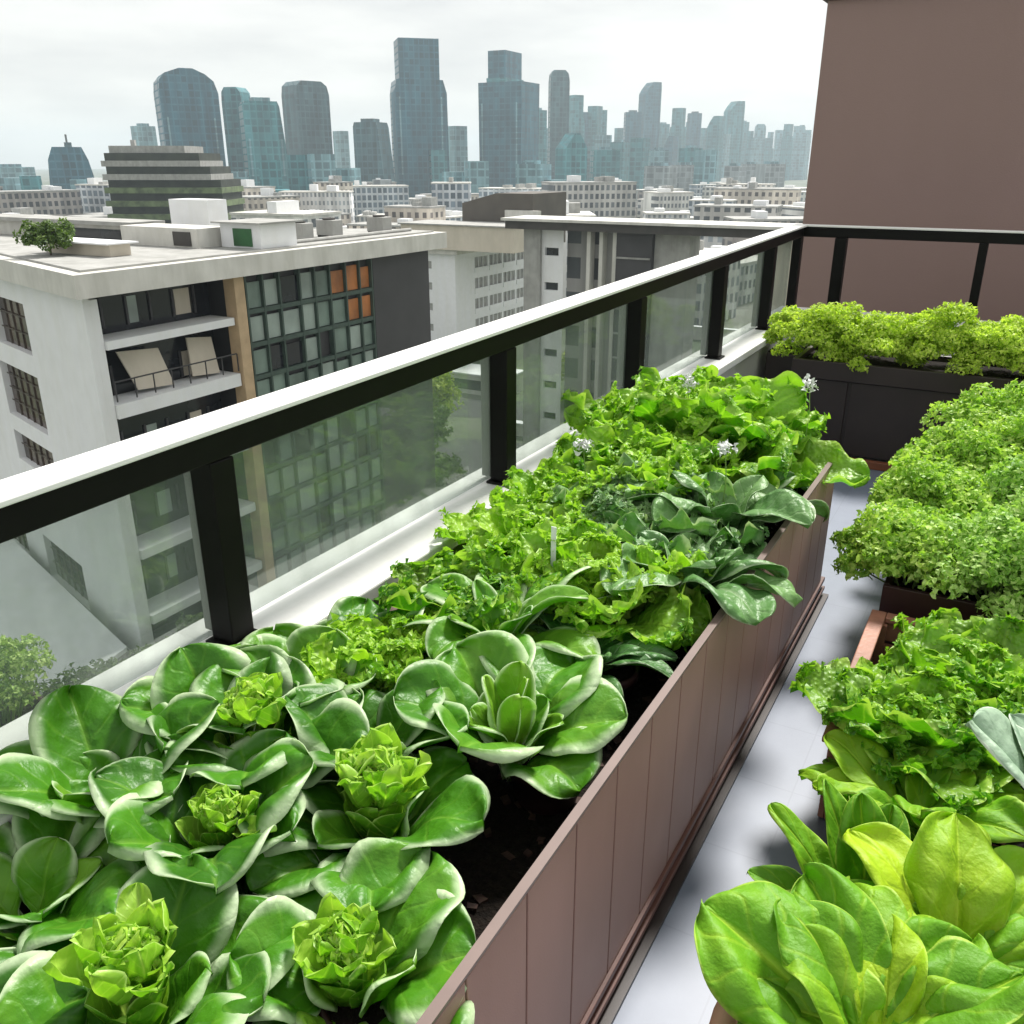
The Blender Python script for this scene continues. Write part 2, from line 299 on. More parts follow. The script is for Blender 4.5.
# ------------------------------------------------------------------ leaves
def smooth01(x): x = np.clip(x, 0, 1); return x * x * (3 - 2 * x)
def leaf(mb, base, azi, th0, curl, L, W, nu=12, nv=16, cup=.25, ruf=.0, rfreq=5, pet=.25, petw=.12, tint=.5, roll=0., lobes=0., noise_a=.04, tip=1.1, twist=0., edge_roll=0., mi=0, rng=None):
    """azi compass of the leaf, th0 start elevation, curl elevation lost along the length (radians)"""
    rng = rng or np.random
    v = 1 - (1 - np.linspace(0, 1, nv)) ** 1.45; s_ = np.linspace(-1, 1, nu)
    th = th0 - curl * v ** 1.3; dv = L * np.diff(v)
    cx = np.concatenate([[0], np.cumsum(np.cos((th[1:] + th[:-1]) / 2) * dv)]); cz = np.concatenate([[0], np.cumsum(np.sin((th[1:] + th[:-1]) / 2) * dv)])
    t_ = np.clip((v - pet) / (1 - pet), 0, 1)
    prof = np.sin(np.pi * t_ ** tip) ** .50
    prof[-1] = 0; wv = W / 2 * np.maximum(prof, petw * np.where(v < pet + .08, 1, np.clip(1 - (v - pet - .08) * 5, 0, 1))) 
    wv[-1] = W * .012
    ph = rng.uniform(0, 6.28, 6)
    S_, V_ = np.meshgrid(s_, v); Wv = wv[:, None]; T_ = t_[:, None]
    if lobes: Wv = Wv * (1 + lobes * np.abs(S_) ** 2 * (np.sin(V_ * rfreq * 5.1 + ph[0] + S_ * 2) * .6 + np.sin(V_ * rfreq * 9.3 + ph[1]) * .4))
    sw = Wv * S_
    act = smooth01(T_ * 4)
    h = cup * np.abs(S_) ** 1.8 * Wv - edge_roll * np.maximum(np.abs(S_) - .6, 0) ** 2 * Wv * 6
    h = h + ruf * act * (np.abs(S_) ** 2.4 * (np.sin(V_ * rfreq * 6.28 + ph[2] + np.sign(S_) * 1.3) + .5 * np.sin(V_ * rfreq * 10.3 + ph[3] * np.sign(S_))) + np.maximum((V_ - .75) * 4, 0) ** 2 * .8 * np.sin(S_ * rfreq * 1.9 + ph[1])) * W * .5
    h = h + noise_a * W * act * (np.sin(V_ * 7 + ph[4] + S_ * 2.5) * np.sin(S_ * 4 + ph[5]) + .6 * np.sin(V_ * 15 + S_ * 5 + ph[1]) * (np.abs(S_)))
    h = h + .035 * W * act * (1 - np.minimum(np.abs(S_) * 5, 1)) * -1
    tw = twist * V_ + roll
    lat = sw * np.cos(tw) - h * np.sin(tw); nn = sw * np.sin(tw) + h * np.cos(tw)
    X = cx[:, None] - np.sin(th)[:, None] * nn; Z = cz[:, None] + np.cos(th)[:, None] * nn; Y = lat
    # rounded tip: pull the edge back a little at the end
    ca, sa_ = math.cos(azi), math.sin(azi)
    P = np.stack([base[0] + X * ca - Y * sa_, base[1] + X * sa_ + Y * ca, base[2] + Z], -1).reshape(-1, 3)
    idx = np.arange(nu * nv).reshape(nv, nu)
    F = np.stack([idx[:-1, :-1], idx[:-1, 1:], idx[1:, 1:], idx[1:, :-1]], -1).reshape(-1, 4)
    uv = np.stack([(S_ * .5 + .5), V_], -1).reshape(-1, 2)
    tt = tint + (1 - smooth01(V_ * 3)).reshape(-1) * .25
    mb.add(P, F, mi, uv, tt)

def bud_head(mb, c, r, rng, n=70, tint=.6):
    """tight crinkled heart: overlapping small cupped leaves and curled lumps packed over a dome"""
    for i in range(int(n * 3)):
        f = i / (n * 3); phi = i * 2.39996; th = math.acos(1 - f * .95)
        lump = 1 + .16 * math.sin(phi * 2 + 1) * math.sin(th * 3) ; k = rng.uniform(.66, 1.0) * lump; p = (c[0] + r * k * math.sin(th) * math.cos(phi), c[1] + r * k * math.sin(th) * math.sin(phi), c[2] + r * .7 * k * math.cos(th) - r * .25)
        leaf(mb, p, phi + rng.uniform(-1.2, 1.2), R(95 - math.degrees(th) * .45 + rng.uniform(-20, 20)), R(rng.uniform(120, 230)), r * rng.uniform(.28, .50), r * rng.uniform(.26, .44), nu=7, nv=9, cup=rng.uniform(.4, 1.0), ruf=.05, rfreq=1.5, pet=.02, petw=.6, tint=tint + rng.uniform(-.5, .4), noise_a=.05, twist=rng.uniform(-.6, .6), rng=rng)

LEAFLETS = []
def leaflet_cloud(mb, centers, normals, size, rng, tintf, mi=0, frill=1.):
    """many small crinkled leaflets: each a 7-vertex fan with an uneven lobed outline"""
    n_ = len(centers); K = 7
    ang = np.linspace(-1.9, 1.9, K)
    sz = size * rng.uniform(.6, 1.35, n_)
    nrm = normals + rng.normal(0, .55, (n_, 3)); nrm /= np.linalg.norm(nrm, axis=1)[:, None] + 1e-9
    ref = rng.normal(0, 1, (n_, 3)); a = np.cross(nrm, ref); a /= np.linalg.norm(a, axis=1)[:, None] + 1e-9; b_ = np.cross(nrm, a)
    rad = .55 + .45 * np.abs(np.cos(ang * 1.65))[None] + rng.uniform(-.15, .15, (n_, K)) * frill
    hh = rng.uniform(-.35, .35, (n_, K)) * frill
    P = np.empty((n_, K + 1, 3)); P[:, 0] = centers
    for k in range(K):
        P[:, k + 1] = centers + (a * (math.cos(ang[k]) * rad[:, k] * sz)[:, None] + b_ * (math.sin(ang[k]) * rad[:, k] * sz)[:, None] + nrm * (hh[:, k] * sz)[:, None])
    i0 = np.arange(n_)[:, None] * (K + 1)
    F = np.concatenate([np.stack([i0[:, 0], i0[:, 0] + k, i0[:, 0] + k + 1], -1) for k in range(1, K)])
    uv = np.tile(np.array([[.35, .2]] + [[.35 + .25 * math.cos(x), .5 + .3 * math.sin(x)] for x in ang]), (n_, 1))
    mb.add(P.reshape(-1, 3), F, mi, uv, np.repeat(tintf, K + 1))

def herb_mound(name, label, cat, base, rx, ry, h, mat_, n=2600, size=.011, seed=0, group=None, clumps=16, stems=True, tint=(.1, 1.), up=.4):
    rng = np.random.RandomState(seed + 11)
    t = T(name, label, cat, base, group)
    # clumps spread over the dome, each one a fuzzy ball of leaflets: an uneven outline with dark gaps
    cen = []; rad = []
    for i in range(clumps):
        f = (i + .5) / clumps; ph = i * 2.39996 + seed; r = math.sqrt(f)
        lim = h * math.sqrt(max(0, 1 - .75 * f)); z = lim * (rng.uniform(.78, 1.05) if i % 3 else rng.uniform(.3, .75))
        cen.append((base[0] + rx * r * math.cos(ph) * rng.uniform(.75, 1.2), base[1] + ry * r * math.sin(ph) * rng.uniform(.85, 1.1), base[2] + z * .86)); rad.append(min(rx, ry) * rng.uniform(.30, .50))
    cen = np.array(cen); rad = np.array(rad)
    k = rng.randint(0, clumps, n); d = rng.normal(0, 1, (n, 3)); d /= np.linalg.norm(d, axis=1)[:, None]; d[:, 2] = np.abs(d[:, 2]) * 1.1 - .35
    rr = rad[k] * rng.uniform(.25, 1.0, n) ** .45
    P = cen[k] + d * rr[:, None]; P[:, 2] = np.maximum(P[:, 2], base[2] + .005)
    ct = rng.uniform(-.18, .18, clumps)
    tf = np.clip(tint[0] + (tint[1] - tint[0]) * rng.beta(2, 2.2, n) + ct[k], 0, 1)
    mb = MB(); leaflet_cloud(mb, P, d + np.array([0, 0, up]), size, rng, tf)
    stems = stems and mat_ != 'herbyellow'
    mb.build('foliage', mat_, t)
    if stems:
        ms = MB()
        for i in range(clumps):
            c = cen[i]; b0 = (base[0] + (c[0] - base[0]) * .35, base[1] + (c[1] - base[1]) * .35, base[2] - .03)
            ms.tube([b0, ((b0[0] + c[0]) / 2, (b0[1] + c[1]) / 2, (b0[2] + c[2]) / 2), tuple(c)], [.004, .003, .002], 5)
        ms.build('stems', 'stem', t)
    return t

def curly_lettuce(name, label, base, rad, h, seed, n=26, mat_='curly', tint=(.25, .95), L=None, group='curly lettuces in the long planter', ruf=.15, fr=6, k=2.3, wide=.46, fsize=.0165):
    rng = np.random.RandomState(seed); t = T(name, label, 'lettuce', base, group)
    L = L or math.hypot(rad, h) * 1.05; n = int(n * k)
    outer = MB(); inner = MB()
    for i in range(n):
        f = i / n; az_ = i * 2.39996 + rng.uniform(-.3, .3)
        th = R(30 + 58 * f ** .8 + rng.uniform(-9, 9)); LL = L * (1.0 - .30 * f) * rng.uniform(.8, 1.08)
        mb = outer if f < .5 else inner; ro = rad * .38 * (1 - f)
        b_ = (base[0] + ro * math.cos(az_), base[1] + ro * math.sin(az_), base[2])
        leaf(mb, b_, az_, th + R(14), R(45 + rng.uniform(-15, 35)), LL, LL * rng.uniform(.8, 1.15) * wide, nu=17, nv=30, cup=.3, ruf=ruf, rfreq=fr * rng.uniform(.8, 1.25), pet=.10, petw=.3, tint=tint[0] + (tint[1] - tint[0]) * (.3 + .5 * f) + rng.uniform(-.18, .18), lobes=.22, noise_a=.06, roll=rng.uniform(-.35, .35), twist=rng.uniform(-.6, .6), tip=1.35, rng=rng)
    fr_ = MB()
    for mb, q in ((outer, 700), (inner, 1100)):
        V = np.concatenate(mb.v); U = np.concatenate(mb.uv); TT = np.concatenate(mb.tint); ok = np.where((np.abs(U[:, 0] * 2 - 1) > .72) & (U[:, 1] > .3) | (U[:, 1] > .93))[0]
        ix = rng.choice(ok, q); P = V[ix] + rng.normal(0, .003, (q, 3)); dd = P - np.array([base[0], base[1], base[2] + h * .3]); dd /= np.linalg.norm(dd, axis=1)[:, None]
        leaflet_cloud(fr_, P, dd + [0, 0, .5], fsize, rng, TT[ix] + rng.uniform(-.1, .35, q))
    fr_.build('leaf_frills', mat_, t)
    outer.build('outer_leaves', mat_, t, smooth=True); inner.build('heart_leaves', mat_, t, smooth=True)
    return t

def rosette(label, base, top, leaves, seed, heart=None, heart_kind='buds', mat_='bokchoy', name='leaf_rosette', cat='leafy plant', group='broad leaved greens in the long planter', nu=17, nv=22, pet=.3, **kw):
    """leaves: (azimuth deg, start elevation deg, curl deg, length, width, tint)"""
    rng = np.random.RandomState(seed); t = T(name, label, cat, base, group)
    for (a_, th, cu, L, W, ti) in leaves:
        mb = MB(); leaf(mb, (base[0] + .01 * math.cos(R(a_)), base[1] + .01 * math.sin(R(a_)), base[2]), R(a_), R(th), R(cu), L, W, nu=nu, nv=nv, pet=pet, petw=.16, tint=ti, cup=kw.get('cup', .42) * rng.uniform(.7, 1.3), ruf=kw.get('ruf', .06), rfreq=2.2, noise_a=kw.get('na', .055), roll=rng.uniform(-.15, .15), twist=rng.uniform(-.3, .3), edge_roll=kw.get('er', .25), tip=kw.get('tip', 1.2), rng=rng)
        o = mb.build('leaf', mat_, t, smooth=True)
        md = o.modifiers.new('thickness', 'SOLIDIFY'); md.thickness = .0012; md.offset = 0
    if heart:
        hx, hy, hz, hr = heart
        hr *= 1.32; hz -= .022; c_ = (base[0] + hx, base[1] + hy, base[2] + hz - .035)
        mb = MB(); bud_head(mb, (c_[0], c_[1], c_[2] + hr * .95), hr * .62, rng, n=34); mb.build('bud_head', 'heart', t, smooth=True)
        ml = MB()
        for q in range(44):
            f = q / 44; az_ = q * 2.39996 + rng.uniform(-.3, .3)
            leaf(ml, (c_[0] + hr * .25 * (1 - f) * math.cos(az_), c_[1] + hr * .25 * (1 - f) * math.sin(az_), c_[2]), az_, R(28 + 58 * f ** .7 + rng.uniform(-8, 8)), R(rng.uniform(-75, -10)), hr * (1.65 - .25 * f) * rng.uniform(.75, 1.15), hr * rng.uniform(.75, 1.1), nu=11, nv=15, cup=.7, ruf=.13, rfreq=2.6, tint=.45 + .35 * f + rng.uniform(-.25, .25), pet=.12, petw=.3, tip=1.5, noise_a=.10, lobes=.08, roll=rng.uniform(-.4, .4), rng=rng)
        for q in range(7):
            leaf(ml, (base[0] + hx * .6, base[1] + hy * .6, base[2] + .01), q * .9 + rng.uniform(-.25, .25), R(74 + rng.uniform(-6, 6)), R(12), hz * .92, hr * 1.25, nu=11, nv=13, cup=.5, ruf=.06, rfreq=2, tint=.22 + rng.uniform(-.12, .15), pet=.25, tip=1.4, rng=rng)
        ml.build('heart_leaves', 'heart', t, smooth=True)
        ms = MB(); ms.tube([(base[0], base[1], base[2] - .02), (base[0] + hx * .7, base[1] + hy * .7, base[2] + hz * .6), (base[0] + hx, base[1] + hy, base[2] + hz)], [.014, .012, .012], 8); ms.build('stem', 'stem', t, smooth=True)
    return t
def ring(n, a0, th, cu, L, W, ti, rng, jit=.12):
    return [(a0 + 360 * i / n + rng.uniform(-14, 14), th * rng.uniform(1 - jit, 1 + jit), cu * rng.uniform(.75, 1.25), L * rng.uniform(1 - jit, 1 + jit), W * rng.uniform(1 - jit, 1 + jit), min(1, max(0, ti + rng.uniform(-.15, .15)))) for i in range(n)]

# ================================================================== SETTING
GZ = -27.0
S(MB().add([(-3600, -600, GZ), (1200, -600, GZ), (1200, 4200, GZ), (-3600, 4200, GZ)], [(0, 1, 2, 3)]), 'ground', 'ground', None, None, kind='structure')
S(MB().box(-1.42, 3.2, -1.2, 6.9, -.25, 0), 'terrace_floor', 'floor', None, None, kind='structure')
# low podium garden beside the near block
S(MB().prism([(-46, 8), (-27.5, 8), (-27.5, 50), (-29.7, 50), (-29.7, 21), (-46, 26)], GZ, -18.2), 'podium_ground', 'paving', None, None, kind='structure')
S(MB().add([(-110, 70, GZ + .02), (-25, 98, GZ + .02), (-25, 107, GZ + .02), (-110, 79, GZ + .02)], [(0, 1, 2, 3)]).add([(-52, 30, GZ + .03), (-44, 30, GZ + .03), (-44, 82, GZ + .03), (-52, 80, GZ + .03)], [(0, 1, 2, 3)]), 'road', 'asphalt', None, None, kind='structure')
S(MB().add([(-44, 20, GZ + .04), (-8, 20, GZ + .04), (-8, 80, GZ + .04), (-44, 74, GZ + .04)], [(0, 1, 2, 3)]), 'pavement', 'paving', None, None, kind='structure')

# building the terrace belongs to
t = T('host_building', 'pale building that carries the planted terrace, below the white ledge', 'building', (0, 3, GZ))
MB().box(-1.60, 9, -6, 30, GZ, -.26).build('wall', 'offwhite', t)

# parapet with white coping, left side and back
t = T('parapet', 'low white parapet ledge running under the glass railing', 'parapet', (-1.55, 3, 0))
MB().box(-1.57, -1.385, -1.2, 7.1, -.24, .515).build('wall', 'offwhite', t)
MB().box(-1.61, -1.35, -1.2, 7.16, .516, .56).build('coping', 'coping', t, bevel=.006)
MB().box(-1.345, 3.2, 6.86, 7.10, -.24, .515).build('wall', 'offwhite', t)
MB().box(-1.345, 3.2, 6.82, 7.16, .516, .56).build('coping', 'coping', t, bevel=.006)

# railing
t = T('balcony_railing', 'black metal railing with pale top rail and glass panels around the terrace', 'railing', (-1.5, 3, .5))
zt = lambda y: 1.062 + .0175 * y
def rail_seg(mb, P0, P1, w0, dz0, dz1):
    P0, P1 = Vector(P0), Vector(P1); d = (P1 - P0); nn = Vector((d.y, -d.x, 0)).normalized() * w0
    V = [tuple(P + nn * s_ + Vector((0, 0, z))) for P in (P0, P1) for s_ in (-1, 1) for z in (dz0, dz1)]
    mb.add(V, [(0, 1, 3, 2), (4, 6, 7, 5), (0, 4, 5, 1), (2, 3, 7, 6), (0, 2, 6, 4), (1, 5, 7, 3)])
YC = 6.84; XC = -1.46
mb = MB(); rail_seg(mb, (XC, -1.0, zt(-1)), (XC, YC - .032, zt(YC)), .030, -.078, -.010); rail_seg(mb, (XC - .03, YC, zt(YC)), (3.0, YC, zt(YC)), .030, -.078, -.010)
mb.build('rail', 'black', t, bevel=.004)
mb = MB(); rail_seg(mb, (XC + .004, -1.0, zt(-1)), (XC + .004, YC - .04, zt(YC)), .050, -.009, .004); rail_seg(mb, (XC - .046, YC, zt(YC)), (3.0, YC, zt(YC)), .038, -.009, .004)
mb.build('rail_cap', 'railtop', t, bevel=.003)
PY = [-.02, 1.28, 2.55, 3.74, 4.97, 6.05]
for i, y in enumerate(PY):
    mb = MB().box(XC - .036, XC + .030, y - .034, y + .034, .571, zt(y) - .079).box(XC - .045, XC + .045, y - .05, y + .05, .5605, .570); mb.build('post', 'black', t, bevel=.003)
    MB().box(XC - .085, XC - .049, y - .012, y + .036, .571, zt(y) - .08).build('edge_reflection', 'grey', t, bevel=.003)  # grey strip added outside each post, standing in for the glass edge reflection
MB().box(XC - .04, XC + .02, YC - .035, YC + .04, .561, zt(YC) - .079).build('post', 'black', t, bevel=.003)
MB().box(-1.21, -1.13, YC - .034, YC + .034, .561, zt(YC) - .079).build('post', 'black', t, bevel=.003)
for x in (-.27, .95, 2.2): MB().box(x - .028, x + .028, YC - .024, YC + .024, .561, zt(YC) - .079).build('post', 'black', t, bevel=.003)
ys = PY + [YC - .04]
for a, b_ in zip(ys, ys[1:]): MB().box(XC - .048, XC - .040, a + .0, b_ - .012, .575, zt(a) - .081).build('glass_panel', 'glass', t)

# brown wall beyond the terrace
t = T('terrace_wall', 'tall plain brown wall with dark cap behind the back railing', 'wall', (0, 8.2, -3))
MB().box(-1.70, 6, 8.0, 8.4, -5, 2.76).build('wall', 'wallbrown', t, bevel=.01)
MB().box(-1.74, 6, 7.96, 8.44, 2.762, 2.95).build('cap', 'wallcap', t)

# ------------------------------------------------------------------ near block (left)
t = T('apartment_block', 'white balcony and glass block with flat roof nearest on the left', 'building', (-30, 30, GZ))
dA = np.array([-8.3, 2.5]); dA = dA / np.linalg.norm(dA); nA = (dA[1], -dA[0])   # points away from facade; outward is +(d.y,-d.x)
O = (-29.6, 21.0)
dAr = -dA    # walk the wall left -> right so the outward normal faces the terrace
OA = (O[0] + dA[0] * 24, O[1] + dA[1] * 24); cu = lambda u: 24 - u
wins = [(cu(11.8), cu(7.2), -6.15, -3.95), (cu(12.6), cu(7.2), -9.7, -7.1), (cu(12.6), cu(7.2), -12.0, -10.5), (cu(11.4), cu(6.1), -18.0, -15.7), (cu(21.5), cu(16.8), -6.15, -3.95), (cu(21.5), cu(16.8), -9.7, -7.1), (cu(21.5), cu(16.8), -12.0, -10.5), (cu(20), cu(14.5), -18.15, -14.8)]
mb = MB(); facade(mb, OA, dAr, (0, 24), (-18.2, -2.9), wins, .35); mb.build('side_wall', 'white', t)
for i, (a, b_, c, e_) in enumerate(wins):
    mb = MB(); mb.fbox(OA, dAr, (dAr[1], -dAr[0]), a + .01, b_ - .01, c + .01, e_ - .01, -.35, -.30); wn_ = mb.build('window', 'brownwin' if i != 3 else 'darkglass', t)
    mf = MB(); k = max(3, int((b_ - a) / .8))
    for j in range(1, k): u = a + (b_ - a) * j / k; mf.fbox(OA, dAr, (dAr[1], -dAr[0]), u - .03, u + .03, c + .02, e_ - .02, -.298, -.25)
    nz_ = max(2, int((e_ - c) / .6))
    for j in range(1, nz_): zz = c + (e_ - c) * j / nz_; mf.fbox(OA, dAr, (dAr[1], -dAr[0]), a + .02, b_ - .02, zz - .02, zz + .02, -.248, -.22)
    f_ = mf.build('frame', 'brownroof', wn_)
rg0 = np.random.RandomState(9)
# face B in the plane x = -29.6
XB = -29.6
mb = MB(); mb.prism([(XB, 20.98), (XB, 21.25), (XB - .7, 21.45), (XB - .7, 21.2)], -18.2, -2.9); mb.box(XB - .6, XB - .01, 21.26, 21.6, -18.2, -3.1); mb.build('corner_pier', 'white', t)
mb = MB(); mb.box(XB - 1.75, XB - 1.35, 21.9, 28.1, -18.2, -2.95); mb.build('recess_wall', 'darkglass', t)
for z0, z1 in ((-4.98, -4.66), (-7.65, -7.10), (-10.6, -10.2), (-13.6, -13.2), (-16.6, -16.2)):
    MB().prism([(XB + .12, 21.62), (XB + .12, 28.05), (XB - 1.33, 28.05), (XB - 1.33, 21.75), (XB - 1.0, 21.62)], z0, z1).build('balcony_slab', 'white', t, bevel=.02)
for zz in (-3.9, -6.5, -9.2, -12.2, -15.2):
    for y in np.arange(22.6, 28, 1.15): MB().box(XB - 1.34, XB - 1.28, y, y + .10, zz - .55, zz + .6).build('glazing_bar', 'darkpanel', t)
    for y in (23.8, 26.2): MB().box(XB - 1.34, XB - 1.30, y, y + rg0.uniform(.5, 1.1), zz - .5, zz + .55).build('curtain', 'curtain2' if y < 25 else 'beige', t)
for (y0, y1, a) in ((23.2, 24.9, .4), (26.0, 27.4, -.3)):      # pale square blinds leaning in the second balcony
    mb = MB(); mb.add([(XB - .55, y0, -6.9), (XB - .45, y1, -7.0), (XB - .9, y1 - a * .5, -5.5), (XB - 1.0, y0 - a, -5.35), (XB - .62, y0, -6.9), (XB - .52, y1, -7.0), (XB - .97, y1 - a * .5, -5.5), (XB - 1.07, y0 - a, -5.35)], [(0, 1, 2, 3), (7, 6, 5, 4), (0, 4, 5, 1), (1, 5, 6, 2), (2, 6, 7, 3), (3, 7, 4, 0)]); mb.build('balcony_screen', 'beige', t)
for zz in (-7.0, -10.1): 
    mb = MB()
    for y in np.arange(21.7, 28, .9): mb.box(XB + .03, XB + .07, y, y + .04, zz, zz + .75)
    mb.box(XB + .03, XB + .08, 21.7, 28, zz + .751, zz + .80); mb.build('balcony_rail', 'darkpanel', t)
MB().box(XB - .4, XB + .25, 28.12, 28.70, -18.2, -2.9).build('timber_column', 'woodcol', t, bevel=.02)
# curtain wall
mb = MB().box(XB - 3, XB - .3, 28.75, 37.95, -18.2, -2.9); mb.build('curtain_backing', 'darkpanel', t)
mb = MB(); cols = [29.0, 30.05, 31.1, 32.45, 33.5, 34.6, 35.8, 36.9, 37.9]; rows = np.arange(-17.9, -1.9, 1.48)
for y in cols: mb.box(XB - .28, XB + .03, y - .05, y + .05, -18.2, -2.95)
for z in rows[:-1]: mb.box(XB - .27, XB + .01, 28.76, 37.9, z - .10, z + .10)
mb.build('mullions', 'mullion', t)
rg = np.random.RandomState(3); k = 0
for yi, (a, b_) in enumerate(zip(cols, cols[1:])):
    for zi, z in enumerate(rows[:-1]):
        if rg.rand() < .05: continue
        mk = 'curtain' if rg.rand() < .6 else 'curtain2'
        if yi >= 5 and zi >= 8 and (yi, zi) != (5, 8): mk = 'orange'
        if rg.rand() < .15: mk = 'darkglass'
        MB().box(XB - .22, XB - .15 + rg.uniform(0, .04), a + .07, b_ - .07, z + .13, min(-3.0, z + 1.34 - rg.uniform(0, .2))).build('window_pane', mk, t)
MB().box(XB - 3, XB + .02, 38.0, 43.1, -18.2, -2.92).build('charcoal_panel', 'darkpanel', t)
# roof slab, skewed at the corner
rp = [(-28.75, 20.2), (-28.75, 43.8), (-33.5, 43.8), (OA[0] - .9, OA[1] + 2.6), (OA[0] - .6, OA[1] - .75)]
MB().prism(rp, -2.9, -2.06).build('roof_slab', 'offwhite', t)
rp2 = [(-29.3, 20.9), (-29.3, 43.3), (-33.2, 43.3), (OA[0] - .4, OA[1] + 2.2), (OA[0] - .2, OA[1] - .1)]
MB().prism(rp2, -2.058, -1.98).build('roof_surface', 'grey', t)
MB().prism([(-33.25, 22.6), (-33.25, 43), (-33.9, 42.8), (OA[0] + .4, OA[1] + 1.9), (OA[0] + .5, OA[1] + .4)], -18.2, -2.91).build('core', 'offwhite', t)
# roof structures on the near block
def block(name, label, cat, x0, x1, y0, y1, z0, z1, m1, roof=None, hole=None, group=None, th=.18, parts=()):
    t = T(name, label, cat, ((x0 + x1) / 2, (y0 + y1) / 2, z0), group)
    MB().box(x0, x1, y0, y1, z0, z1).build('wall', m1, t)
    if roof: MB().box(x0 - .25, x1 + .25, y0 - .3, y1 + .25, z1 + .002, z1 + th).build('roof', roof, t)
    if hole: a, b_, c, e_, m2 = hole; MB().box(a, b_, y0 - .05, y0 + .05, c, e_).build('opening', m2, t)
    return t
block('roof_room', 'white rooftop room with wide dark opening on the near roof', 'rooftop room', -50, -37.6, 30, 31.5, -1.975, -1.25, 'offwhite', 'grey', (-42.8, -38.0, -1.95, -1.45, 'darkglass'))
block('roof_room', 'low pale rooftop wall block with dark doorway on the near roof', 'rooftop room', -37.2, -32.2, 29, 31, -1.975, -1.15, 'offwhite', None, (-33.7, -32.6, -1.9, -1.3, 'roofdark'))
block('roof_cabin', 'small white rooftop cabin with green shutter on the near roof', 'rooftop cabin', -32.0, -29.6, 30.2, 32.5, -1.975, -.95, 'white', 'grey', (-31.2, -30.1, -1.9, -1.15, 'green'), th=.08)
block('roof_box', 'plain white box standing high among the rooftop rooms', 'rooftop box', -38.6, -35.9, 33.2, 34.5, -1.975, -.15, 'white')
block('roof_box', 'long low beige box by the shrub at the roof corner', 'rooftop box', -36.4, -32.4, 24.6, 25.6, -1.975, -1.50, 'beige', 'white', th=.06)

for i, (x, y, lb) in enumerate([(-31.2, 34.5, 'grey roof fan unit nearest to the green shuttered cabin'), (-31.6, 37.2, 'grey roof fan unit in the middle of the near roof edge'), (-31.0, 40.6, 'grey roof fan unit at the far end of the near roof'), (-40.6, 27.6, 'grey roof fan unit by the spiky rooftop shrub')]):
    t = T('roof_unit', lb, 'roof unit', (x, y, -1.975), 'fan units on the near roof')
    MB().box(x - .55, x + .55, y - .4, y + .4, -1.90, -1.15).build('casing', 'grey', t, bevel=.03); MB().lathe((x, y, -1.148), [(.32, 0), (.34, .08), (.28, .09), (.1, .03), (0, .03)], 20).build('fan', 'roofdark', t)
    MB().box(x - .5, x - .4, y - .38, y + .38, -1.975, -1.901).build('foot', 'roofdark', t); MB().box(x + .4, x + .5, y - .38, y + .38, -1.975, -1.901).build('foot', 'roofdark', t)
S(MB().tube([(-30.3, 31, -1.9), (-30.3, 42.5, -1.9)], .09, 8), 'roof_pipe', 'grey', 'long grey pipe running along the edge of the near roof', 'pipe', (-30.3, 31, -1.9))
# ------------------------------------------------------------------ mid building (white balcony block) and its roof boxes
t = T('balcony_building', 'white mid-distance block with rows of balconies below a beige roof box', 'building', (-75, 120, GZ))
cx_, cy_ = -73.5, 114.0
MB().box(-108, cx_ - .3, cy_ + .3, 142, GZ, -11.0).build('core', 'grey', t)
hl = []
for r_ in range(5):
    z1 = -12.2 - r_ * 3.1
    hl += [(34 - 11.5, 34 - 8.6, z1 - 1.3, z1), (34 - 6.2, 34 - 4.2, z1 - 1.1, z1), (2, 5, z1 - 1.3, z1), (8, 11, z1 - 1.3, z1), (14, 17, z1 - 1.3, z1)]
mb = MB(); facade(mb, (-107.5, cy_), (1, 0), (0, 34), (GZ, -11), hl, .6); mb.build('front_wall', 'white', t)
for a, b_, c, e_ in hl: MB().box(-107.5 + a, -107.5 + b_, cy_ + .5, cy_ + .62, c, e_).build('window', 'darkglass', t)
hs = []
for r_ in range(5):
    z1 = -11.9 - r_ * 3.1
    for j in range(4): hs.append((5.5 + j * 4.4, 9.4 + j * 4.4, z1 - 2.0, z1))
mb = MB(); facade(mb, (cx_, cy_), (0, 1), (0, 26), (GZ, -11), hs, 1.2); mb.build('side_wall', 'white', t)
for a, b_, c, e_ in hs:
    w_ = MB().box(cx_ - 1.25, cx_ - 1.15, cy_ + a, cy_ + b_, c, e_).build('window', 'darkglass', t)
    mf = MB().box(cx_ - .1, cx_ + .12, cy_ + a - .1, cy_ + b_ + .1, c - .3, c + .45); mf.build('balustrade', 'white', w_)
    mf = MB()
    for q in (.33, .66): mf.box(cx_ - .2, cx_ - .05, cy_ + a + (b_ - a) * q - .06, cy_ + a + (b_ - a) * q + .06, c + .46, e_)
    mf.build('frame', 'white', w_)
MB().box(-108.4, cx_ + .9, cy_ - .9, 142.5, -10.99, -10.3).build('roof', 'offwhite', t)
block('roof_block', 'long plain beige box on the roof of the mid-distance block', 'rooftop block', -82, -62.8, 112.5, 120, -10.29, -6.9, 'beige', 'grey')
t = T('roof_hall', 'dark brown sloping hall roof above the beige roof box', 'rooftop hall', (-68, 122, -10.29))
x0, x1 = -76.5, -64.3
mb = MB(); V = [(x0, 121, -10.2), (x1, 121, -10.2), (x1, 121, -2.7), (x0 + 6, 121, -2.7), (x0, 121, -4.2)]; V2 = [(x, 132, z) for x, y, z in V]
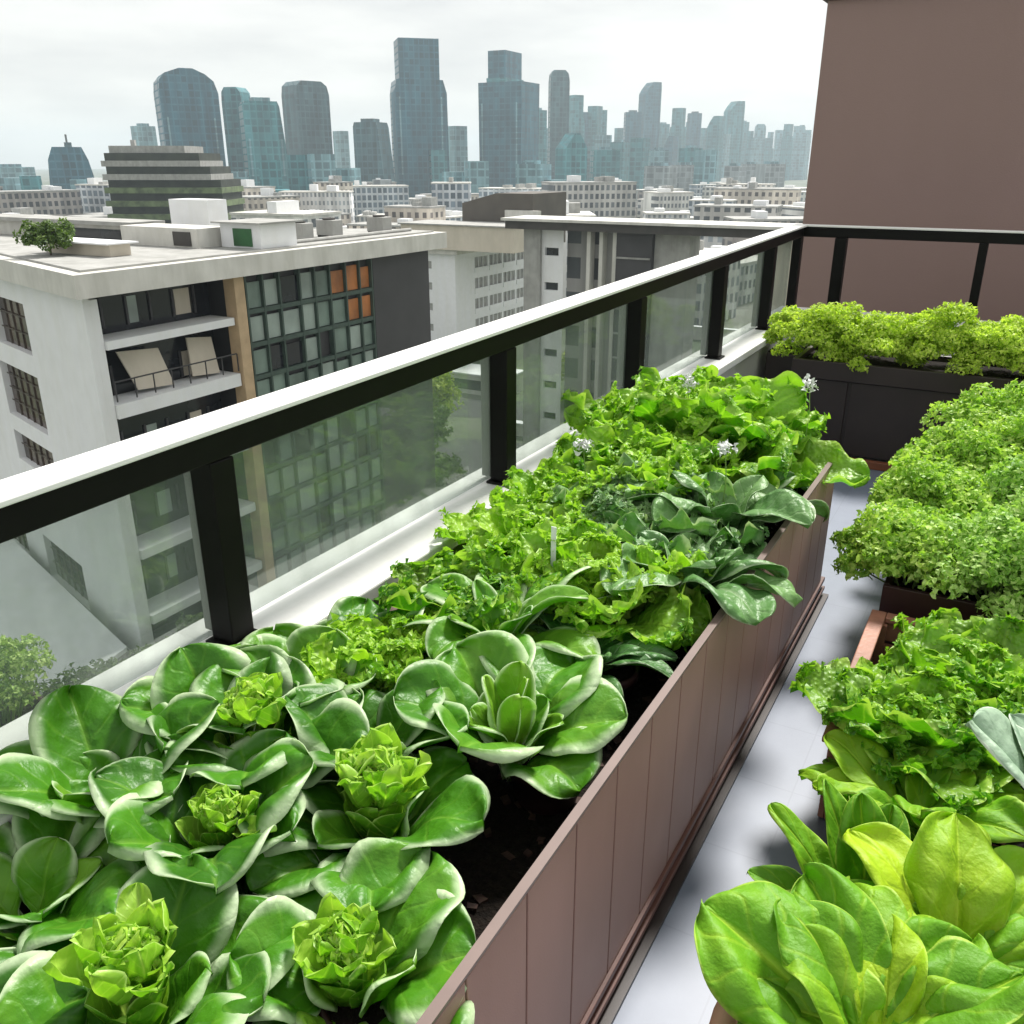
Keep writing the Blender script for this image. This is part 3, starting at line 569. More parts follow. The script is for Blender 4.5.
mb.add(V + V2, [(0, 1, 2, 3, 4), (9, 8, 7, 6, 5), (0, 5, 6, 1), (1, 6, 7, 2), (2, 7, 8, 3), (3, 8, 9, 4), (4, 9, 5, 0)]); mb.build('hall', 'brownroof', t)
block('roof_block', 'small cream box in front of the dark brown hall', 'rooftop block', -68.6, -62.9, 120.2, 120.9, -10.29, -5.0, 'offwhite')

# dark-edged canopy block
t = T('canopy_building', 'grey and white block under a long thin dark edged roof', 'building', (-34, 78, GZ))
MB().box(-42.2, -13.5, 74, 78.6, -4.05, -3.35).build('roof_edge', 'roofdark', t)
MB().box(-42.5, -13.3, 73.7, 78.9, -3.348, -3.12).build('roof', 'offwhite', t)
fac_a = facade_mat('grey_slab_facade', (.30, .30, .29), (.07, .08, .085), 2.3, 3.1, .6)
MB().box(-40.9, -39.2, 75.2, 78.5, GZ, -4.06).build('pier', 'grey', t)
mb = MB(); hw = []
for r_ in range(7): hw += [(.3, 1.7, -6.4 - r_ * 3.1, -5.7 - r_ * 3.1)]
facade(mb, (-39.2, 75.6), (1, 0), (0, 2.2), (GZ, -4.06), hw, .4); mb.build('white_bay', 'white', t)
for a, b_, c, e_ in hw: MB().box(-39.2 + a, -39.2 + b_, 75.95, 76.02, c, e_).build('window', 'darkglass', t)
mb = MB().box(-37.0, -31.9, 76.4, 78.5, GZ, -4.06); mb.build('recessed_wall', fac_a, t)
for x in (-34.6, -33.4, -32.1): MB().box(x, x + .35, 75.4, 76.39, GZ, -4.06).build('fin', 'offwhite', t)
MB().box(-31.7, -28.4, 75.3, 78.5, GZ, -4.06).build('dark_bay', 'darkpanel', t)
for r_ in range(7): MB().box(-31.6, -28.5, 75.1, 75.29, -6.3 - r_ * 2.2, -6.15 - r_ * 2.2).build('ledge', 'grey', t)
MB().box(-28.35, -25.2, 75.8, 78.5, GZ, -4.06).build('grey_bay', 'grey', t)
MB().box(-18.6, -15.4, 75.5, 78.5, GZ, -4.06).build('pier', 'beige', t)

# green terraced building
t = T('terraced_building', 'wide stepped building with planted green terraces far behind the near roof', 'building', (-183, 157, GZ))
d = Vector((24.1, 13.5)).normalized(); O_ = (-195.4, 150.3)
tier_g = mat('planted_tier', (.10, .14, .06), .8, .55, .5); tier_d = mat('dark_tier', (.022, .028, .018), .7, .5, .4)  # green tone for the terraces, near-black tone for the set-back storeys
nrm = (d[1], -d[0])
for i in range(8):
    z1 = 3.6 - i * 3.0; u1 = 22.5 + min(i, 2) * 2.3
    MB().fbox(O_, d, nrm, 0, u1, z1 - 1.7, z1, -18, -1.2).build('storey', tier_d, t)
    MB().fbox(O_, d, nrm, -.5, u1 + .5, z1 - 3.0, z1 - 1.71, -18, .25 * i).build('terrace', tier_g if i > 1 else 'grey', t)
MB().fbox(O_, d, nrm, 1, 19, 3.61, 5.2, -16, -2).build('roof_storey', 'grey', t)
MB().fbox(O_, d, nrm, 4, 5, 5.21, 6.6, -9, -8).build('lift_hut', 'grey', t)

# ------------------------------------------------------------------ skyline towers
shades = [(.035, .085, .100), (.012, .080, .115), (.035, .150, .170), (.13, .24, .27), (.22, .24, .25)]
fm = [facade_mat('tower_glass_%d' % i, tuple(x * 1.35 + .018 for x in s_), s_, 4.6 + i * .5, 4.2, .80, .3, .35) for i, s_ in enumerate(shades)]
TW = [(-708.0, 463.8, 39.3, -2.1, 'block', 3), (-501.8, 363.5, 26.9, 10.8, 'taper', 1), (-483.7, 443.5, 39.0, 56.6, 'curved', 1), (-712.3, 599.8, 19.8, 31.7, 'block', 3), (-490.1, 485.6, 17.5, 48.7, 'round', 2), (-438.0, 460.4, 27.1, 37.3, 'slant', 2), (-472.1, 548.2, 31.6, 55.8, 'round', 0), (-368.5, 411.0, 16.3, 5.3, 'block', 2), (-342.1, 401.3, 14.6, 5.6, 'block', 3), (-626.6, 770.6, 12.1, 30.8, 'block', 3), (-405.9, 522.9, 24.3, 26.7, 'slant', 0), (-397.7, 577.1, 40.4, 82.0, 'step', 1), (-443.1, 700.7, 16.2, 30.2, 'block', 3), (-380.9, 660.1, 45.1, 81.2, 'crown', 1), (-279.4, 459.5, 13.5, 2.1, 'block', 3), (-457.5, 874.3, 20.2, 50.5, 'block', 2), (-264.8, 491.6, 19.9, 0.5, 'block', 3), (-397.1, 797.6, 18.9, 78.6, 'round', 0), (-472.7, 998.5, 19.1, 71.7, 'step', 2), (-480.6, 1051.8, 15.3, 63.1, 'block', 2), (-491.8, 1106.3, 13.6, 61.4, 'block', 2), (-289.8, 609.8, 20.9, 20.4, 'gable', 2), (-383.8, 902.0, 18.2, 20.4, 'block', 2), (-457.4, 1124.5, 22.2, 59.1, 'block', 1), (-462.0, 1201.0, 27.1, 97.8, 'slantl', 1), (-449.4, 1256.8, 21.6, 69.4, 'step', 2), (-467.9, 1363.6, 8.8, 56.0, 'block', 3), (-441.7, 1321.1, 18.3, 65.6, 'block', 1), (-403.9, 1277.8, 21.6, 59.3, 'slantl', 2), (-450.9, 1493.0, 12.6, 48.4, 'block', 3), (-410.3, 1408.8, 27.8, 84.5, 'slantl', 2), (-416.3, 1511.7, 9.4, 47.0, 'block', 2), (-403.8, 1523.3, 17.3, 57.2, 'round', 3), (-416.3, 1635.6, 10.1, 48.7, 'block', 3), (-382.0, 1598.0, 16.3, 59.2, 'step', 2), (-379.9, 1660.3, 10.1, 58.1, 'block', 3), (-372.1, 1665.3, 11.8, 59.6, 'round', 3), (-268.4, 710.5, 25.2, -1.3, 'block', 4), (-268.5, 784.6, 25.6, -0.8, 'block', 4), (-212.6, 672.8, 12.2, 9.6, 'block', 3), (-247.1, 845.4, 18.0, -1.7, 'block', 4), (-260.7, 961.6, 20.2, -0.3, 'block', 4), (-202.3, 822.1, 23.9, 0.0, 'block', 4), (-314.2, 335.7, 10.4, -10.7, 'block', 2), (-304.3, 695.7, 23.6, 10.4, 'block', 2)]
TL = ['wide pale low block at the left edge of the skyline', 'tapering dark tower with antenna, leftmost of the dark towers', 'broad dark blue tower with curved shoulders behind the green terraced building', 'small pale tower peeking left of the broad curved tower', 'slim round topped tower right beside the broad curved tower', 'tower with slanted right edge between the slim and the grey round towers', 'grey tower with rounded top standing left of centre skyline', 'low bluish block at the foot of the grey round topped tower', 'pale low tower in front of the grey round topped tower', 'thin pale tower just left of the grey slanted tower', 'grey slanted tower left of the tallest tower', 'tallest dark tower with stepped top', 'pale blue tower just right of the tallest tower', 'wide teal tower with square crown, second tallest of the skyline', 'pale low block between the two tallest towers', 'pale teal tower behind the right edge of the crowned tower', 'pale green low block right under the crowned tower', 'slim dark tower with rounded top right of the crowned tower', 'far stepped teal tower right beside the slim dark tower', 'thin teal tower third to the right of the slim dark tower', 'thin teal tower at the gap right of the slim dark tower', 'gable topped low tower in front of the slim dark tower', 'low teal tower in the gap of the centre right skyline', 'blue tower left of the tall slanted one in the right group', 'tall slant topped tower, highest of the right group', 'stepped tower right of the highest of the right group', 'very thin pale tower between two blue ones of the right group', 'blue tower fourth in the right group', 'slant topped tower beside the big grey low blocks', 'thin far pale tower left of the bright teal one', 'bright teal slant topped tower of the far right skyline', 'thin far tower just right of the bright teal one', 'round topped pale far tower near the brown wall', 'thinnest pale far tower near the brown wall', 'stepped far tower near the brown wall', 'pale far tower second from the brown wall', 'round far tower closest to the brown wall', 'low grey block left in front of the right tower group', 'low grey block in the middle before the right tower group', 'pale narrow tower rising before the right tower group', 'low grey block behind the pale narrow tower', 'low wide grey block below the bright teal tower', 'low wide pale block nearest to the brown wall', 'small dark blue block below the slanted left towers', 'low teal block right of the gable topped tower']
TW2 = [(-579.2, 1303.7, 13.1, 61.4, 'block', 3), (-535.4, 1259.7, 16.9, 46.0, 'step', 2), (-560.1, 1373.2, 13.7, 55.2, 'block', 3), (-497.9, 1345.6, 20.4, 53.3, 'block', 2), (-433.2, 1187.9, 15.5, 32.9, 'slantl', 1), (-489.6, 1410.2, 15.2, 49.6, 'block', 3), (-478.9, 1478.6, 18.9, 51.4, 'step', 2), (-422.7, 1381.6, 17.5, 39.7, 'block', 3), (-457.5, 1619.6, 16.9, 64.3, 'block', 2), (-404.4, 1513.1, 18.9, 35.3, 'block', 3), (-420.4, 1629.1, 16.9, 39.2, 'step', 2), (-416.4, 1699.3, 15.7, 53.5, 'block', 3), (-374.3, 1594.1, 13.0, 41.0, 'block', 2), (-368.6, 1660.9, 20.2, 45.5, 'block', 3), (-386.7, 1778.3, 14.4, 55.1, 'block', 2), (-476.7, 918.3, 14.9, 35.4, 'block', 3), (-481.8, 972.2, 11.2, 24.6, 'block', 2), (-488.6, 1044.3, 13.0, 56.5, 'slantl', 1), (-393.9, 899.3, 14.2, 27.0, 'block', 3), (-346.5, 862.4, 17.2, 22.9, 'block', 2), (-306.2, 818.4, 18.0, 11.6, 'block', 3), (-286.0, 855.2, 20.3, 13.6, 'block', 2), (-529.9, 339.6, 12.9, -7.1, 'block', 3), (-477.6, 320.4, 10.8, -5.4, 'block', 2), (-473.6, 346.2, 9.0, -7.8, 'block', 3), (-428.3, 401.0, 9.3, 2.7, 'block', 2), (-380.1, 376.0, 10.8, -3.4, 'block', 3), (-359.1, 378.2, 11.6, 2.6, 'block', 2), (-359.7, 437.5, 12.9, -1.7, 'block', 3), (-324.6, 429.7, 11.2, -7.8, 'block', 4), (-297.1, 471.6, 15.2, -3.8, 'block', 3), (-250.4, 495.8, 15.2, -8.2, 'block', 3), (-383.6, 577.0, 12.9, 9.6, 'block', 2)]
for i, ((x, y, w_, ztop, shp, sh), lb) in enumerate(zip(TW + TW2, TL + [None] * len(TW2))):
    t = T('skyscraper', lb or ('hazy pale teal tower filling the far skyline between the bigger towers' if y > 640 else 'hazy bluish block low in front of the skyline towers'), 'tower', (x, y, GZ), 'skyline towers' if lb else ('faint distant towers' if y > 640 else 'hazy blocks before the towers'))
    a = math.atan2(x, y) * -1; da = (.55 if i % 3 == 0 else -.5 if i % 3 == 1 else .15) if w_ > 12 and shp != 'taper' else 0; a += da; w_ *= 1 / (math.cos(da) + .62 * abs(math.sin(da))); d = (math.cos(a), math.sin(a)); nr = (d[1], -d[0]); h = ztop - GZ; hw_ = w_ / 2; dep = max(14, w_ * .8)
    def rings(levels, mi=0):
        """levels: (z, left, right) half extents -> lofted body"""
        mb = MB(); V = []
        for z, l_, r_ in levels:
            for u, q in ((-l_, 0), (r_, 0), (r_, -dep), (-l_, -dep)): V.append((x + d[0] * u + nr[0] * q, y + d[1] * u + nr[1] * q, z))
        F = []
        for i in range(len(levels) - 1):
            for j in range(4): F.append((i * 4 + j, i * 4 + (j + 1) % 4, (i + 1) * 4 + (j + 1) % 4, (i + 1) * 4 + j))
        k = (len(levels) - 1) * 4; F.append((k, k + 1, k + 2, k + 3)); mb.add(V, F); return mb
    if shp == 'block': lv = [(GZ, hw_, hw_), (ztop, hw_ * .96, hw_ * .96)]
    elif shp == 'taper': lv = [(GZ, hw_ * 1.05, hw_ * 1.15), (ztop - 8, hw_ * .85, hw_ * .75), (ztop - 1, hw_ * .62, hw_ * .55)]
    elif shp == 'curved': lv = [(GZ, hw_, hw_), (ztop - 14, hw_, hw_), (ztop - 7, hw_ * .95, hw_ * .88), (ztop - 3, hw_ * .75, hw_ * .6), (ztop, hw_ * .25, hw_ * .2)]
    elif shp == 'round': lv = [(GZ, hw_, hw_), (ztop - 9, hw_, hw_), (ztop - 3, hw_ * .93, hw_ * .88), (ztop, hw_ * .65, hw_ * .55)]
    elif shp == 'slant': lv = [(GZ, hw_, hw_ * 1.25), (ztop - 3, hw_, hw_ * .80), (ztop, hw_ * .9, hw_ * .7)]
    elif shp == 'slantl': lv = [(GZ, hw_, hw_), (ztop - 14, hw_ * .98, hw_), (ztop - 7, hw_ * .6, hw_), (ztop, hw_ * .05, hw_ * .95)]
    elif shp == 'step': lv = [(GZ, hw_ * 1.0, hw_ * 1.05), (ztop - h * .32, hw_, hw_), (ztop - h * .24, hw_ * .92, hw_ * .86)]
    elif shp == 'crown': lv = [(GZ, hw_ * .97, hw_ * .97), (ztop - 22, hw_, hw_)]
    elif shp == 'gable': lv = [(GZ, hw_, hw_), (ztop - 10, hw_, hw_), (ztop, hw_ * .1, hw_ * .3)]
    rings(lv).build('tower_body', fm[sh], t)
    def tbox(u0, u1, z0, z1, nm, mt, q0=-dep * .9, q1=-.5): 
        return MB().fbox((x, y), d, nr, u0, u1, z0, z1, q0, q1).build(nm, mt, t)
    if shp == 'step': tbox(-hw_ * .78, hw_ * .74, ztop - h * .24 + .05, ztop, 'crown', fm[sh])
    if shp == 'crown': tbox(-hw_ * .55, hw_ * .25, ztop - 21.9, ztop, 'crown', fm[sh]); tbox(-hw_ * .6, hw_ * .3, ztop - 21.95, ztop - 19, 'crown_base', fm[2], 0 - dep * .95, .3)
    if shp == 'taper': tbox(-1.5, 2.5, ztop - .95, ztop + 1.5, 'roof_hut', fm[0]); tbox(-.5, .6, ztop + 1.55, ztop + 6, 'antenna', 'roofdark', -dep * .5, -dep * .5 + 1)
    if shp in ('block', 'slant') and w_ > 15: tbox(-hw_ * .5, hw_ * .4, (ztop + .05), ztop + 2.2, 'roof_plant', fm[3 if sh > 1 else 0], -dep * .7, -2)
    if shp in ('curved', 'step', 'crown', 'slant') and w_ > 24:
        for u in (-.82, .78): tbox(hw_ * u - .5, hw_ * u + .5, GZ + 20, ztop - h * .34, 'edge_fin', fm[3], .02, .7)

# ------------------------------------------------------------------ low-rise city (background clutter)
low = [facade_mat('low_facade_%d' % i, w_, g_, sx, 3.1, fr) for i, (w_, g_, sx, fr) in enumerate([((.62, .62, .60), (.16, .18, .20), 2.6, .55), ((.45, .44, .42), (.10, .11, .12), 3.1, .6), ((.70, .70, .70), (.30, .33, .36), 2.2, .5), ((.36, .33, .31), (.08, .08, .09), 2.8, .6), ((.52, .55, .58), (.14, .18, .22), 3.4, .7), ((.60, .54, .47), (.16, .14, .13), 3.0, .5)])]
lowl = ['low white city block with small windows below the skyline', 'low grey city block with dark windows below the skyline', 'low pale city block with light windows below the skyline', 'low brownish city block below the skyline', 'low bluish city block with wide windows below the skyline', 'low beige city block below the skyline']
rg = np.random.RandomState(12); placed = []; cnt = 0
YW = R(YAW)
while cnt < 230:
    D = 130 + 620 * rg.rand() ** 1.15; px = rg.uniform(-60, 830); xc = (px - 512) / 890 * D
    X = xc * math.cos(YW) - D * math.sin(YW); Y = xc * math.sin(YW) + D * math.cos(YW)
    w_ = rg.uniform(9, 24) * (1 + D / 900); dp = rg.uniform(9, 18)
    if any(abs(X - a) < (w_ + b_) * .5 and abs(Y - c) < (dp + e_) * .6 for a, c, b_, e_ in placed): continue
    if D < 230 and X > -122 and px < 560: continue
    if D < 260 and px < 260: continue
    if -125 < X < -5 and Y < 160: continue
    if any(math.hypot(X - q[0], Y - q[1]) < q[2] * .9 + w_ * .5 for q in TW): continue
    placed.append((X, Y, w_, dp)); i = rg.randint(6)
    # heights chosen so roofs stay well under the eye line of the terrace
    z1 = 1.6 - D * rg.uniform(.020, .075) if D > 350 else 1.6 - D * rg.uniform(.045, .12)
    z1 = max(z1, GZ + 5.5)
    a = rg.choice([0, .3, -.4, .9]) + YW; d = (math.cos(a), math.sin(a)); nr = (d[1], -d[0])
    o = T('city_block', lowl[i], 'building', (X, Y, GZ), 'low city blocks with %s walls' % ['white', 'grey', 'pale', 'brownish', 'bluish', 'beige'][i])
    MB().fbox((X, Y), d, nr, -w_ / 2, w_ / 2, GZ, z1, -dp, 0).build('wall', low[i], o)
    mb = MB().fbox((X, Y), d, nr, -w_ / 2 - .2, w_ / 2 + .2, z1 + .002, z1 + .5, -dp - .2, .2)
    mb.build('roof', 'offwhite' if i in (0, 2, 4) else 'grey', o)
    for q in range(rg.randint(1, 4)):
        u = rg.uniform(-w_ * .4, w_ * .25); mb = MB().fbox((X, Y), d, nr, u, u + rg.uniform(1.5, 4), z1 + .502, z1 + rg.uniform(1.4, 3.2), -dp * .7, -dp * rg.uniform(.1, .5))
        mb.build('roof_hut', 'white' if rg.rand() < .6 else 'grey', o)
    cnt += 1

# things on the ground seen through the glass
t = block('low_shed', 'low white shed on the ground behind the third glass panel', 'shed', -58, -46, 124, 129, GZ, GZ + 3.6, 'white', 'offwhite', (-56, -48, GZ + .5, GZ + 2.4, 'darkglass'))
block('low_shed', 'long pale shed across the road behind the second post', 'shed', -70, -56, 98, 103, GZ, GZ + 2.6, 'offwhite', 'white', (-69, -58, GZ + .6, GZ + 1.9, 'darkglass'))
block('garden_wall', 'long pale low wall across the ground seen through the glass', 'wall', -49, -14, 84, 84.5, GZ, GZ + 1.5, 'offwhite', 'white', th=.1)
block('garden_wall', 'grey wall bounding the street in the distance behind the glass', 'wall', -75, -20, 150, 150.6, GZ, GZ + 2.2, 'offwhite', 'white', th=.1)
# white terrace plinth at the foot of the near block
t = T('entrance_plinth', 'white raised plinth at the foot of the near block beside the dark windows', 'plinth', (-36, 20, -18.2))
MB().prism([(-29.75, 20.3), (-29.0, 17.0), (-34.5, 14.5), (-46, 18), (-46, 25.4)], -18.19, -17.3).build('base', 'grey', t)
MB().prism([(-29.7, 20.35), (-28.9, 16.9), (-34.5, 14.35), (-46.2, 17.9), (-46, 25.5)], -17.298, -17.1).build('top', 'white', t)

def tree(label, x, y, z0, h, rad, mk, seed, n=1600, name='tree', cat='tree', group='trees on the ground below the terrace', size=.32):
    rng = np.random.RandomState(seed); t = T(name, label, cat, (x, y, z0), group)
    mb = MB(); mb.tube([(x, y, z0), (x + .1, y, z0 + h * .4), (x, y + .15, z0 + h * .75)], [h * .035, h * .026, h * .01], 8)
    for i in range(6):
        a = i * 1.1 + seed; z = z0 + h * (.35 + .06 * i); mb.tube([(x, y, z), (x + math.cos(a) * rad * .5, y + math.sin(a) * rad * .5, z + h * .14), (x + math.cos(a) * rad * .8, y + math.sin(a) * rad * .8, z + h * .24)], [h * .015, h * .01, h * .004], 5)
    mb.build('trunk', 'bark', t)
    C_ = 22; cen = np.array([(x + rad * .75 * math.sqrt(f) * math.cos(i * 2.4), y + rad * .75 * math.sqrt(f) * math.sin(i * 2.4), z0 + h * rng.uniform(.42, .95)) for i, f in enumerate(np.linspace(.02, 1, C_))]); rr = rad * rng.uniform(.22, .42, C_)
    k = rng.randint(0, C_, n); dd = rng.normal(0, 1, (n, 3)); dd /= np.linalg.norm(dd, axis=1)[:, None]
    P = cen[k] + dd * (rr[k] * rng.uniform(.3, 1, n) ** .4)[:, None]
    mb = MB(); leaflet_cloud(mb, P, dd + [0, 0, .5], size, rng, np.clip(rng.beta(2, 2, n), 0, 1)); mb.build('crown', mk, t)
for i, (lb, x, y, z0, h, r_, mk) in enumerate([
    ('bright yellow green tree behind the glass left of the second post', -55, 80, GZ, 7.5, 3.2, 'treeyellow'),
    ('yellow green tree behind the glass right of the second post', -47.5, 104, GZ, 7, 3.6, 'treeyellow'),
    ('round green tree beside the white shed', -45, 118, GZ, 7, 4.0, 'tree'),
    ('dark green tree seen low through the glass by the bright one', -50, 71, GZ, 6, 3, 'tree'),
    ('wide green tree near the pale wall through the glass', -38, 90, GZ, 6.5, 4, 'tree'),
    ('olive tree below the end of the canopy block', -30, 108, GZ, 8, 5, 'tree'),
    ('leafy tree right of the canopy block below the railing', -20, 96, GZ, 7, 4, 'tree'),
    ('small tree in the corner between the panel wall and the road', -41, 60, GZ, 5, 2.6, 'tree')]): tree(lb, x, y, z0, h, r_, mk, i + 5)
# planting strip at the foot of the near block, rooftop shrub
for i, (x, y) in enumerate([(-28.2, 18.6), (-27.9, 20.6), (-27.9, 22.8), (-28.6, 16.9)]):
    tree(['dark shrub in the bed at the foot of the white plinth', 'dark shrub second in the bed under the white block corner', 'dark shrub furthest in the bed under the white block corner', 'olive shrub nearest in the bed by the plinth'][i], x, y, -18.2, 1.7, 1.2, 'tree', 40 + i, 900, 'shrub', 'shrub', 'shrubs at the foot of the white block', .13)
tree('spiky dark shrub on the roof corner of the near block', -35.2, 23.9, -1.975, 1.25, 1.15, 'tree', 77, 1500, 'roof_shrub', 'shrub', None, .10)

# ================================================================== TERRACE OBJECTS
# long planter
XP = -.48; Y0, Y1 = -.3, 3.36; ZT = .60
t = T('long_planter', 'long brown panelled planter full of leafy greens beside the walkway', 'planter', (-.9, 1.5, 0))
mb = MB(); mb.box(XP - .014, XP - .0105, Y0, Y1, .10, ZT - .004); mb.box(-1.34, XP - .0145, Y1 - .03, Y1, .0, ZT - .004); mb.box(-1.34, -1.31, Y0, Y1 - .032, 0, .478); mb.box(-1.308, XP - .0145, Y0, Y0 + .03, 0, ZT - .004)
mb.build('inner_wall', 'darkpanel', t)
y = Y0; pw = .172
while y < Y1 - .05:
    MB().box(XP - .010, XP, y + .0025, min(y + pw, Y1) - .0025, .085, ZT - .012).build('side_panel', 'planter', t, bevel=.0015); y += pw
mb = MB(); mb.box(XP - .014, XP + .003, Y0, Y1 + .004, ZT - .0035, ZT + .003); mb.box(-1.345, XP - .0145, Y1 - .033, Y1 + .004, ZT - .0035, ZT + .003); mb.box(-1.345, -1.308, Y0, Y1 - .034, .4785, .484); mb.build('rim', 'planterrim', t)
MB().box(XP - .02, XP + .008, Y0, Y1, .066, .083).box(XP - .02, XP + .012, Y0, Y1, .03, .044).build('plinth_rail', 'plinthred', t, bevel=.002)
MB().box(XP - .03, XP - .012, Y0, Y1, .0, .099).box(XP - .0115, XP + .03, Y0, Y1, .001, .012).build('plinth', 'espresso', t)
MB().box(-1.30, XP - .0145, Y0 + .031, Y1 - .031, .05, .40).build('soil', 'soil', t)

# back planter
t = T('back_planter', 'dark espresso panelled planter in front of the back railing', 'planter', (-.2, 5.35, 0))
XA, XE = -1.04, 1.6
mb = MB(); mb.box(XA, XE, 5.13, 5.60, .055, .50); mb.build('box', 'espresso', t, bevel=.004)
for a, b_ in ((XA, -.74), (-.73, .1), (.11, .85), (.86, XE)): MB().box(a + .004, b_ - .004, 5.118, 5.129, .06, .47).build('front_panel', 'espresso', t, bevel=.002)
MB().box(XA - .012, XE, 5.10, 5.128, .475, .575).box(XA - .012, XA + .015, 5.129, 5.6, .505, .575).box(XA + .016, XE, 5.575, 5.6, .505, .575).build('rim', 'espresso', t, bevel=.003)
MB().box(XA + .016, XE - .02, 5.129, 5.574, .501, .545).build('soil', 'soil', t)
MB().box(XA - .005, XE, 5.09, 5.128, .002, .045).build('base_board', 'redwood', t, bevel=.003)
back = [('bright green fern like herb clump left on the back planter behind the corner post', -.92, .20, .34, 'herbyellow', (.15, .9)), ('low yellow green herb clump between the two tall ones on the back planter', -.62, .21, .28, 'herbyellow', (.3, 1.1)), ('tallest yellow green herb clump with peak on the back planter', -.32, .22, .39, 'herbyellow', (.2, 1.)), ('yellow green herb clump behind the back railing post at the right edge', -.02, .20, .33, 'herbyellow', (.3, 1.1)), ('herb clump at the far right end of the back planter', .30, .21, .34, 'herbyellow', (.3, 1.1)), ('fluffy herb clump beyond the right edge of the back planter', .65, .22, .33, 'herbyellow', (.3, 1.1))]
for i, (lb, x, r_, h, mk, ti) in enumerate(back): herb_mound('herb_clump', lb, 'herb', (x, 5.31, .52), r_, .20, h + .02, mk, 7500, .0125, 100 + i, 'herb clumps in the back planter', 34, tint=ti)
# pot with herbs at the end of the ledge
t = T('ledge_pot', 'small dark square pot at the far end of the ledge', 'pot', (-1.22, 5.9, 0)); MB().box(-1.34, -1.05, 5.68, 5.98, 0, .48).build('pot', 'espresso', t, bevel=.01); MB().box(-1.33, -1.06, 5.69, 5.97, .481, .49).build('soil', 'soil', t)
herb_mound('herb_clump', 'pale yellow green herb left of the corner post, in front of the far railing', 'herb', (-1.20, 5.83, .49), .17, .16, .28, 'herbyellow', 5000, .0125, 131, 'herb clumps in the back planter', 16, tint=(.2, 1))

# right herb box
t = T('herb_box', 'dark box under the dense curly herbs on the right', 'planter', (.1, 3.9, 0))
mb = MB(); mb.box(-.22, .62, 2.84, 2.86, 0, .33); mb.box(-.22, -.20, 2.861, 4.75, 0, .33); mb.box(-.199, .62, 4.73, 4.75, 0, .33); mb.box(.60, .62, 2.861, 4.729, 0, .33); mb.build('box', 'rubber', t, bevel=.003)
MB().box(-.199, .599, 2.861, 4.729, .02, .29).build('soil', 'soil', t)
hb = [('tall curly herb clump at the back right corner of the box', .40, 4.4, .24, .44, 'herb'), ('curly herb clump drooping over the walkway corner, nearest on the left', -.15, 3.02, .20, .24, 'herb'), ('curly herb clump nearest the wooden crate on the right', .12, 2.98, .22, .28, 'herbcool'), ('cool pale curly herb clump at the right edge above the crate', .38, 3.05, .2, .34, 'herbcool'),
      ('curly herb clump along the walkway in the middle of the box', -.12, 3.38, .20, .31, 'herb'), ('pale curly herb clump in the centre of the box', .18, 3.42, .22, .36, 'herbcool'), ('curly herb clump by the right edge in the middle row', .45, 3.5, .2, .40, 'herb'),
      ('bright curly herb clump at the far walkway side of the box', -.10, 3.80, .2, .35, 'herb'), ('bright curly herb clump at the far centre of the box', .20, 3.88, .22, .41, 'herb'), ('curly herb clump at the far right of the box', .46, 3.95, .2, .43, 'herb'), ('tall bright herb clump at the very back of the box', .06, 4.28, .24, .42, 'herb')]
for i, (lb, x, y, r_, h, mk) in enumerate(hb): herb_mound('curly_herb', lb, 'herb', (x, y, .30), r_, r_, h, mk, 7500, .0145, 200 + i, 'curly herbs in the dark box', 36, tint=(.25, 1.1))
herb_mound('herb_sprig', 'small loose herb sprig leaning out over the pale floor', 'herb', (-.33, 3.02, .31), .09, .09, .13, 'herb', 420, .014, 231, 'curly herbs in the dark box', 9)

# wooden crate tray
t = T('wooden_crate', 'open reddish wooden crate tray on the floor holding lettuces', 'crate', (.1, 2.6, 0))
for z0, z1 in ((.012, .085), (.10, .17), (.185, .25)):
    for x in (-.22, .58): MB().box(x, x + .015, 2.02, 2.76, z0, z1).build('side_slat', 'crate', t, bevel=.002)
    for y in (2.02, 2.745): MB().box(-.204, .579, y, y + .015, z0, z1).build('end_slat', 'crate', t, bevel=.002)
for x in (-.204, .555):
    for y in (2.036, 2.72): MB().box(x, x + .024, y, y + .024, .0, .247).build('corner_post', 'crate', t)
mb = MB(); mb.box(-.235, -.19, 2.0, 2.78, .251, .268); mb.box(-.189, .61, 2.735, 2.78, .251, .268); mb.build('rim', 'crate', t, bevel=.003)
MB().box(-.203, .578, 2.04, 2.74, .004, .03).build('floor_board', 'rubber', t)
MB().box(-.17, .55, 2.07, 2.68, .031, .16).build('soil', 'soil', t)

# terracotta pot foreground right
def pot(label, c, r, h, mk='terracotta', name='terracotta_pot', group=None):
    t = T(name, label, 'pot', c, group)
    MB().lathe(c, [(r * .70, 0), (r * .74, .005), (r * .93, h * .80), (r * 1.02, h * .805), (r * 1.04, h), (r * .95, h + .004), (r * .90, h * .98), (r * .86, h * .86), (0, h * .86)], 48).build('pot', mk, t, smooth=True)
    MB().lathe(c, [(r * .88, h * .86), (r * .5, h * .885), (0, h * .89)], 32).build('soil', 'soil', t); return t
pot('round pale terracotta pot in the near right corner under big leaves', (.02, 1.06, 0), .235, .34)
